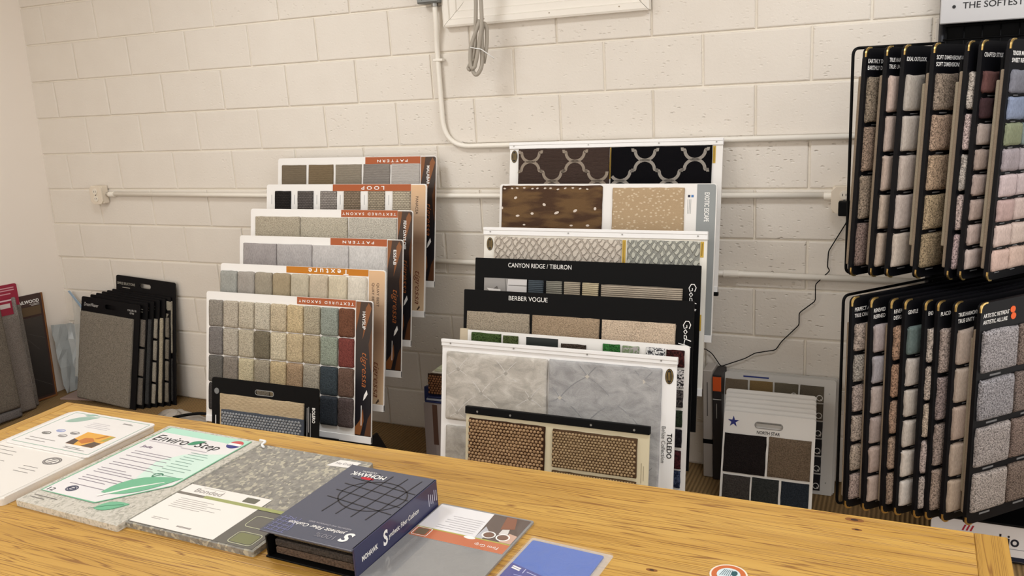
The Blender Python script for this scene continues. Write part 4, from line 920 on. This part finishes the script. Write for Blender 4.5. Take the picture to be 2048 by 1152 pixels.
t = thing('floor_board_scrap', 'pinkish flat offcut lying on the floor in the left corner', 'offcut', (-.34, -.18, .001), (0, 0, .3)); prism('slab', [(0, -.07), (.26, -.10), (.24, .06), (.03, .08)], 0, .010, plain((150, 128, 118), .6), t, .002)
# bag on the floor between corner stack and left rack
def bagf(u, v):
    a = u*2*math.pi; r = math.sin(math.pi*min(v, .999)*.5); k = 1+.18*math.sin(3*a)+.08*math.sin(7*a+2)
    return (.66+.17*r*math.cos(a)*k, -.29+.085*r*math.sin(a)*k, .002+.05*(1-r**2.2)*(1+.25*math.sin(5*a)))
t = thing('plastic_bag', 'flattened pale grey plastic bag lying on the floor by the left rack', 'bag', (0, 0, 0))
vs = [bagf(i/24, j/6) for j in range(7) for i in range(24)]; fs = [(j*24+i, j*24+(i+1) % 24, (j+1)*24+(i+1) % 24, (j+1)*24+i) for j in range(6) for i in range(24)]
from_py('bag_body', vs, fs, mat_plasticwrap('grey_bag', (168, 160, 150), .4), t, True)
tube('cord', [tuple(p) for p in bend([(.70, -.36, .05), (.76, -.33, .06), (.82, -.27, .055), (.90, -.24, .03), (.93, -.30, .012)], .05, 5)], .008, BLACK, t, 8)

# ================================================================== TABLE
TZ = .76
t = thing('table', 'long oak table with plank top and breadboard ends in the foreground', 'table', (1.722, -1.695, 0)); TX, TY = Vector((1.722, -1.695, 0)), 0
WX, WY = mat_wood('oak_lengthwise', 'x'), mat_wood('oak_crosswise', 'y')
WD, DP = 2.708, 1.06
def tplank(name, x0, x1, y0, y1, m): return box(name, x0, x1, y0, y1, TZ-.045, TZ, m, t, .0022, 2)
tplank('breadboard_end', 0, .038, -DP, 0, WY); tplank('breadboard_end', WD-.060, WD, -DP, 0, WY)
ys = [0, -.295, -.57, -.82, -DP]
for a, b in zip(ys, ys[1:]): tplank('plank', .0382, WD-.0602, b+.0002, a-.0002, WX)
for kx, ky, rr in ((2.422, -.021, .013), (2.429, -.061, .007), (2.069, -.343, .008)):
    o = prism('knot', arc(kx, ky, rr*1.5, rr*.62, 0, 360, 16)[:-1], TZ-.001, TZ+.0002, plain((128, 82, 40), .5), t)
    prism('knot_heart', arc(kx, ky, rr*.6, rr*.3, 0, 360, 12)[:-1], TZ+.0002, TZ+.0004, plain((52, 34, 24), .5), o)
for x in (.06, WD-.15):
    for y in (-DP+.05, -.14): box('leg', x, x+.09, y, y+.09, .001, TZ-.045, WY, t, .004)
box('apron', .15, WD-.15, -.11, -.088, TZ-.14, TZ-.045, WX, t); box('apron', .15, WD-.15, -DP+.088, -DP+.11, TZ-.14, TZ-.045, WX, t)
# --- things on the table
GREEN = plain((112, 178, 142), .4); GREENP = plain((176, 220, 200), .35, .4); SAGE = plain((150, 178, 164), .4); INKG = plain((120, 116, 114), .5); PAPER = plain((236, 232, 228), .35, .4)
def leaf(parent, pts, z, mat, name='leaf_print'): return prism(name, pts, z, z+.0004, mat, parent)
def leafshape(x0, y0, x1, y1, wd, n=10):
    a, b = Vector((x0, y0)), Vector((x1, y1)); d = b-a; nn = Vector((-d.y, d.x)).normalized(); up = []; dn = []
    for i in range(n+1):
        s = i/n; w = wd*math.sin(math.pi*s**.8); q = a+d*s; up.append(tuple(q+nn*w)); dn.append(tuple(q-nn*w*.75))
    return up+dn[::-1][1:-1]
def textlines(parent, x0, y0, y1, n, wmax, mat, z, wmin=.5, h=.0020, sgn=1):
    rs = random.Random(n*17+int(x0*1000)); ln = []
    for i in range(n):
        y = y0+(y1-y0)*i/max(1, n-1); ln.append([(x0, y), (x0+sgn*wmax*rs.uniform(wmin, 1), y)])
    strokes(parent, 'print_lines', ln, h, mat, z, .0002)
# T1 booklet in plastic + card on top (local origin at back-right corner of booklet; x to the left is negative)
t = thing('sample_booklet', 'white plastic-wrapped sample booklet at the left end of the table', 'booklet', (2.222, -1.795, TZ), (0, 0, math.radians(-1.2)))
prism('wrapped_block', rrect(-.36, -.485, 0, 0, .012), 0, .020, mat_plasticwrap('white_wrap', (226, 222, 216)), t, .004)
prism('printed_sheet', rrect(-.345, -.475, -.012, -.012, .006), .0202, .0208, plain((228, 224, 218), .3, .5, 0, .6), t)
for (x, y, a, b) in ((-.075, -.285, .055, .022), (-.14, -.44, .07, .024), (-.30, -.39, .05, .018)):
    strokes(t, 'round_emblem', [arc(x, y, a*.5, b*.9, 0, 360, 20), arc(x, y, a*.42, b*.7, 0, 360, 20), [(x-a*.3, y), (x+a*.3, y)], [(x-a*.2, y-b*.4), (x+a*.2, y-b*.4)], [(x-a*.2, y+b*.4), (x+a*.2, y+b*.4)]], .0035, INKG, .0209, .0002)
textlines(t, -.34, -.26, -.33, 5, .13, INKG, .0209); textlines(t, -.13, -.33, -.36, 3, .10, INKG, .0209); textlines(t, -.32, -.45, -.46, 2, .08, INKG, .0209)
t = thing('product_card', 'glossy white product card with leaf print and amber photo on the booklet', 'card', (2.232, -1.800, TZ+.0215), (0, 0, math.radians(-1.5)))
prism('sheet', rrect(-.345, -.238, 0, 0, .01), 0, .004, plain((234, 232, 230), .25, .5, 0, .8), t, .001)
b = rrect(-.33, -.226, -.012, -.012, .003); strokes(t, 'border_line', [b+[b[0]]], .0028, SAGE, .0041, .0002)
leaf(t, leafshape(-.30, -.075, -.215, -.02, .020), .0042, SAGE); leaf(t, leafshape(-.275, -.022, -.235, -.008, .009), .0042, SAGE)
ph = prism('amber_photo', [(-.148, -.190), (-.040, -.190), (-.036, -.112), (-.152, -.112)], .0041, .0045, plain((222, 164, 66), .25, .5), t)
for q, c in (([(-.148, -.190), (-.115, -.190), (-.125, -.165), (-.151, -.158)], (78, 62, 58)), ([(-.085, -.190), (-.040, -.190), (-.0385, -.160), (-.07, -.158)], (92, 74, 62)), ([(-.125, -.168), (-.095, -.178), (-.07, -.155), (-.095, -.140), (-.12, -.145)], (188, 112, 52)), ([(-.088, -.142), (-.076, -.140), (-.06, -.114), (-.07, -.1135)], (176, 112, 44)), ([(-.058, -.150), (-.039, -.146), (-.037, -.114), (-.05, -.114)], (168, 160, 84))): prism('photo_patch', q, .0045, .0047, plain(c, .3), ph)
textlines(t, -.20, -.055, -.085, 4, .10, plain((190, 184, 188)), .0042); textlines(t, -.10, -.030, -.034, 2, .06, INKG, .0042); textlines(t, -.30, -.19, -.205, 2, .11, INKG, .0042); textlines(t, -.13, -.205, -.212, 2, .09, INKG, .0042)
for x, y, c in ((-.245, -.13, (150, 160, 200)), (-.275, -.155, (110, 108, 104)), (-.185, -.13, (130, 126, 124)), (-.205, -.155, (150, 146, 144))): strokes(t, 'small_logo', [arc(x, y, .016, .008, 0, 360, 14), [(x-.014, y), (x+.014, y)], [(x-.010, y-.004), (x+.010, y-.004)]], .0028, plain(c), .0042, .0002)
# T2 Enviro Step foam pad
t = thing('foam_pad_sample', 'grey foam cushion sample with green-bordered Enviro Step card', 'foam sample', (2.262, -1.780, TZ), (0, 0, math.radians(-2.2)))
FO1 = mat_foam('pale_foam', [(150, 148, 138), (186, 184, 172), (206, 202, 190), (214, 210, 200)], 190)
prism('foam_block', rrect(0, -.485, .362, 0, .004), 0, .016, FO1, t, .002)
cd = prism('printed_card', [(.022, -.012), (.330, -.012), (.330, -.29), (.213, -.425), (.016, -.425)], .0165, .0172, plain((233, 231, 232), .25, .5, 0, .7), t)
prism('green_band', [(.022, -.012), (.330, -.012), (.330, -.050), (.26, -.044), (.022, -.044)], .0172, .0175, GREENP, cd)
prism('green_tint', [(.330, -.10), (.330, -.26), (.20, -.29), (.17, -.20), (.21, -.14)], .0172, .0174, plain((206, 230, 218), .3), cd)
strokes(cd, 'border_line', [[(.213, -.425), (.016, -.425), (.022, -.012)], [(.330, -.012), (.330, -.29), (.213, -.425)]], .0045, GREEN, .0173, .0003)
text(cd, 'Enviro', .098, -.078, .128, .036, INKD, 0, .0178, shear=.18); text(cd, 'Step', .235, -.082, .085, .042, INKD, 0, .0178, shear=.18)
leaf(cd, leafshape(.166, -.088, .205, -.055, .013), .0177, plain((66, 140, 104)))
strokes(cd, 'print_lines', [[(.035, -.103), (.16, -.103)], [(.165, -.110), (.26, -.110)]], .004, plain((186, 180, 184)), .0175, .0002)
text(cd, 'Jade', .066, -.139, .040, .017, plain((92, 66, 100)), 0, .0178)
text(cd, '12', .038, -.412, .022, .014, INKD, 0, .0178)
rl2 = random.Random(5); lns = []
for i, y in enumerate((-.168, -.180, -.198, -.219, -.240, -.252, -.276, -.288, -.300, -.322, -.334, -.346, -.370)):
    lns.append([(.052, y), (.052+rl2.uniform(.09, .17), y)])
strokes(cd, 'print_lines', lns, .0022, plain((136, 128, 138)), .0176, .0002)
lns = [[(.22, y), (.22+rl2.uniform(.05, .09), y)] for y in (-.125, -.137, -.152, -.165, -.18, -.195, -.21, -.225, -.24, -.255)]
strokes(cd, 'print_lines', lns, .0025, plain((130, 160, 148)), .0176, .0002)
strokes(cd, 'round_emblem', [arc(.245, -.262, .014, .012, 20, 320, 14), [(.238, -.27), (.25, -.256)]], .004, plain((60, 120, 92)), .0177, .0002)
strokes(cd, 'round_emblem', [arc(.088, -.392, .016, .013, 0, 360, 16), arc(.088, -.392, .010, .008, 0, 360, 14), [(.074, -.392), (.102, -.392)]], .0035, plain((70, 72, 92)), .0177, .0002)
prism('badge', arc(.300, -.042, .023, .021, 0, 180, 12), .0176, .0180, plain((196, 84, 84), .4), cd); prism('badge', arc(.300, -.046, .023, .021, 180, 360, 12), .0176, .0180, plain((48, 56, 128), .4), cd); prism('badge_band', [(.278, -.050), (.322, -.050), (.322, -.038), (.278, -.038)], .0180, .0182, INKW, cd)
lf = prism('green_leaf', [(x, y) for x, y in leafshape(.180, -.380, .324, -.252, .046)], .0178, .0184, GREEN, cd); strokes(lf, 'leaf_vein', [[(.187, -.398), (.24, -.335, .9), (.295, -.285, .3)]], .009, PAPER, .0184, .0002)
lf = prism('green_leaf', leafshape(.235, -.445, .305, -.400, .022), .0165, .0182, GREEN, cd); strokes(lf, 'leaf_vein', [[(.225, -.452), (.26, -.425), (.295, -.408)]], .002, plain((40, 96, 72)), .0182, .0002)
textlines(t, .02, -.447, -.458, 2, .09, INKG, .0172)
tag(tube('wrap_twist', [tuple(p) for p in bend([(2.618, -1.80, .784), (2.640, -1.798, .782), (2.634, -1.815, .779), (2.652, -1.825, .778)], .01, 4)], .0035, plain((236, 236, 236), .15, .6), None, 6), 'small twisted end of clear wrap by the Enviro Step sample', 'plastic wrap')
# T3 bonded foam
t = thing('foam_pad_sample', 'mottled grey bonded foam sample with a white and olive card', 'foam sample', (2.640, -1.803, TZ), (0, 0, math.radians(-1.2)))
FO2 = mat_foam('bonded_foam', [(86, 86, 86), (112, 112, 110), (130, 129, 126), (102, 102, 103), (146, 144, 136), (120, 119, 116), (190, 184, 164)], 135)
prism('foam_block', rrect(-.028, -.452, .356, 0, .006), 0, .013, FO2, t, .002)
cd = prism('dark_card', [(-.020, -.296), (.34, -.296), (.348, -.446), (-.022, -.446)], .0133, .0138, plain((98, 96, 90), .35, .4, 0, .5), t)
wc = prism('white_card', [(-.018, -.252), (.238, -.252), (.236, -.444), (-.021, -.444)], .0139, .0145, plain((238, 234, 228), .35, .4, 0, .4), t)
prism('olive_stripe', [(.066, -.302), (.345, -.302), (.345, -.290), (.066, -.290)], .0146, .0149, plain((158, 164, 106), .4), wc); prism('grey_stripe', [(-.018, -.302), (.066, -.302), (.066, -.292), (-.018, -.292)], .0146, .0149, plain((122, 116, 108), .4), wc)
text(wc, 'Bonded', .060, -.274, .085, .018, plain((150, 144, 138)), 0, .0149); strokes(wc, 'print_lines', [[(.03, -.259), (.10, -.259)]], .0015, plain((180, 174, 170)), .0146, .0002)
prism('logo_tile', rrect(.172, -.284, .212, -.262, .003), .0146, .0149, plain((106, 104, 92), .4), wc); textlines(wc, .012, -.318, -.358, 6, .17, plain((170, 164, 160)), .0146, .5, .0018); textlines(wc, .02, -.41, -.416, 2, .05, plain((170, 164, 160)), .0146); textlines(wc, .11, -.425, -.428, 2, .06, plain((150, 144, 140)), .0146)
prism('small_tag', [(.245, -.052), (.322, -.046), (.326, -.012), (.262, -.014)], .0133, .0142, PAPER, t); text(t, 'No Crush', .288, -.031, .05, .012, plain((140, 134, 136)), math.radians(4), .0146)
for q in (rrect(.258, -.372, .34, -.325, .01), rrect(.268, -.438, .335, -.392, .01)): strokes(cd, 'outline_tile', [q+[q[0]]], .002, plain((190, 190, 160)), .0141, .0002)
prism('olive_tile', rrect(.272, -.434, .331, -.396, .008), .0139, .0142, plain((122, 124, 88), .4), cd)
# T4 binder
BN = plain((82, 85, 100), .32, .45); NV = plain((44, 46, 82), .28, .5, 0, .3); LI = plain((64, 62, 60), .6)
t = thing('ring_binder', 'slate blue Synthetic Fiber Cushion binder lying closed on the table', 'binder', (3.026, -1.934, TZ), (0, 0, math.radians(-2.0)))
BW, BD, BHH = .232, .318, .068
box('bottom_cover', -.004, BW, -BD, 0, 0, .004, BLACK, t, .0008); box('top_cover', -.006, BW, -BD-.006, .002, BHH-.004, BHH, BN, t, .0008)
box('spine', BW-.004, BW+.001, -BD, 0, 0, BHH, NV, t, .001)
for z0, z1, c in ((.006, .022, (96, 76, 60)), (.024, .040, (70, 62, 56)), (.046, .058, (104, 92, 70))): box('sample_page', .014, BW-.012, -BD+.012, -.01, z0, z1, carpet(c, 'cut'), t, .003)
box('edge_flap', .0, .004, -BD+.002, -.002, .004, .050, BLACK, t)
z = BHH+.0004; K = plain((42, 40, 44), .4)
# globe drawing
gx, gy = .138, -.118
gl = [arc(gx, gy, .082, .066, 0, 360, 30)]+[[(gx-.10+.02*i*0, gy+d+.012), (gx+.088, gy+d-.012)] for d in (-.045, -.012, .02, .05)]+[[(gx+d-.012, gy-.095), (gx+d+.008, gy+.098)] for d in (-.055, -.018, .022, .06)]
strokes(t, 'globe_drawing', gl, .0030, K, z, .0002)
text(t, 'MOHAWK', .068, -.036, .096, .018, INKW, math.pi, z+.0003, bold=.02); prism('red_mark', arc(.075, -.050, .018, .006, 0, 360, 14)[:-1], z, z+.0002, plain((190, 40, 52)), t)
text(t, 'CUSHION', .062, -.021, .040, .007, INKW, math.pi, z+.0003)
text(t, 'S', .193, -.287, .024, .036, INKW, math.pi, z+.0004, bold=.03, shear=.2); text(t, 'ynthetic Fiber Cushion', .106, -.273, .148, .016, INKW, math.pi, z+.0003, bold=.01, shear=.2)
text(t, '100%', .146, -.298, .048, .014, plain((140, 138, 146)), math.pi, z+.0003); text(t, 'RESIDENTIAL AND COMMERCIAL SERIES', .128, -.258, .11, .005, plain((180, 178, 186)), math.pi, z+.0003)
lg = plain((128, 130, 168), .4); strokes(t, 'grid_drawing', [[(.0, -.315+.013*i), (.052, -.318+.013*i)] for i in range(5)]+[[(.004+.014*i, -.318), (.010+.014*i, -.256)] for i in range(4)]+[arc(.01, -.30, .045, .045, -10, 80, 10)], .0016, lg, z, .0002)
# spine print in a frame on the +x face
sp_e = t
def spine_text(parent, s, y, zc, w, h, mat, shear=0, bold=0):
    text(parent, s, y, zc, w, h, mat, 0, 0, shear=shear, bold=bold, face=('x', BW+.0014))
spine_text(t, 'MOHAWK', -.268, .033, .055, .012, INKW, bold=.02); spine_text(t, 'S', -.212, .036, .018, .034, INKW, .15, .03); spine_text(t, 'ynthetic Fiber Cushion', -.142, .032, .118, .015, INKW, .15, .01)
for k in range(5): box('spine_mark', BW+.0008, BW+.0014, -.040+.008*k, -.038+.008*k, .020+.003*(k % 2), .050-.004*(k % 3), plain((190, 190, 205)), t)
# T5 firm grip
t = thing('rug_pad_sample', 'grey rug pad sample in a clear sleeve with orange Firm Grip card', 'rug pad', (3.262, -1.932, TZ), (0, 0, math.radians(-2.4)))
prism('sleeve', rrect(0, -.36, .238, 0, .004), 0, .005, mat_plasticwrap('grey_pad', (142, 142, 142), .3), t, .0015)
cd = prism('card', [(.004, -.006), (.234, -.006), (.234, -.148), (.004, -.148)], .0053, .0058, plain((232, 230, 232), .3, .4, 0, .6), t)
prism('orange_band', [(.004, -.148), (.234, -.148), (.234, -.112), (.004, -.112)], .0058, .0061, plain((196, 112, 76), .35, .4, 0, .5), cd); prism('olive_line', [(.004, -.113), (.234, -.113), (.234, -.109), (.004, -.109)], .0061, .0063, plain((178, 172, 90), .4), cd)
ph = prism('desk_photo', [(.148, -.109), (.234, -.109), (.234, -.006), (.142, -.006)], .0058, .0061, plain((96, 82, 76), .3, .4, 0, .5), cd)
for q, c in (([(.185, -.06), (.215, -.05), (.20, -.008), (.175, -.008)], (140, 96, 76)), ([(.205, -.108), (.233, -.108), (.233, -.075), (.212, -.07)], (202, 168, 150)), ([(.148, -.109), (.165, -.109), (.168, -.08), (.150, -.06)], (186, 186, 192)), ([(.19, -.08), (.21, -.075), (.205, -.055), (.19, -.06)], (214, 210, 206))): prism('photo_patch', q, .0061, .0063, plain(c, .3), ph)
for x in (.172, .206):
    strokes(ph, 'cup_ring', [arc(x, -.090, .0145, .0125, 0, 360, 20)], .003, INKW, .0064, .0003); prism('cup_fill', arc(x, -.090, .012, .010, 0, 360, 16)[:-1], .0063, .0065, plain((126, 98, 84), .3), ph)
textlines(cd, .138, -.045, -.098, 7, .10, plain((176, 172, 176)), .0059, .7, .0016, -1); text(cd, 'Firm Grip', .188, -.131, .056, .013, INKW, math.pi, .0064)
prism('oval_tag', arc(.138, -.114, .014, .0055, 0, 360, 16)[:-1], .0062, .0065, INKW, cd); prism('logo_tile', rrect(.012, -.140, .040, -.116, .003), .0062, .0064, plain((120, 104, 84), .4), cd); b = rrect(.008, -.144, .046, -.113, .003); strokes(cd, 'outline_tile', [b+[b[0]]], .0015, INKW, .0064, .0002)
# T6 blue sample in bag
t = thing('blue_sample', 'bright blue pad sample with navy label inside a clear plastic bag', 'pad sample', (3.522, -2.000, TZ), (0, 0, math.radians(-4.0)))
prism('clear_bag', rrect(-.003, -.22, .184, .0, .006), .0001, .0006, mat_clear('bag_film', (240, 238, 234), .28, .12, .6), t)
prism('blue_pad', rrect(.006, -.21, .168, -.014, .003), .0006, .004, mat_plasticwrap('blue_pad', (38, 94, 190), .35), t, .001)
nb = prism('navy_label', [(.006, -.21), (.168, -.21), (.168, -.150), (.006, -.108)], .0042, .0047, plain((34, 44, 140), .3, .4, 0, .6), t)
textlines(nb, .10, -.145, -.165, 3, .08, plain((150, 156, 206)), .0048, .6, .002, -1); strokes(nb, 'label_logo', [[(.014, -.118), (.034, -.123)], [(.014, -.124), (.034, -.129)]], .004, INKW, .0048, .0002); strokes(nb, 'label_rule', [[(.044, -.12), (.044, -.135)], [(.05, -.128), (.15, -.152)]], .0016, plain((190, 196, 230)), .0048, .0002)
prism('clear_bag_top', rrect(-.003, -.22, .184, .0, .006), .0052, .0055, mat_clear('bag_film_top', (236, 236, 236), .05, .08, .8), t)
# T7 round coaster
t = thing('coaster', 'small round white-rimmed sticker with orange ring at the table front', 'coaster', (3.935, -2.010, TZ))
CR = .036
cyl('disc', (0, 0, .0002), (0, 0, 1), CR, .0022, plain((232, 222, 206), .4), t, 40); cyl('orange_ring', (0, 0, .0024), (0, 0, 1), CR*.90, .0003, plain((196, 104, 56), .4), t, 40); cyl('center_disc', (0, 0, .0027), (0, 0, 1), CR*.62, .0003, plain((206, 220, 224), .4), t, 36)
strokes(t, 'center_stripe', [[(-.016+.004*i, -.006), (-.010+.003*i, .016)] for i in range(6)], .0014, plain((90, 110, 120)), .0030, .0002); prism('teal_patch', arc(.010, .006, .006, .009, 0, 360, 12)[:-1], .0030, .0033, plain((40, 84, 90)), t)

# ------------------------------------------------------------------ lettering to mesh
flush_text()
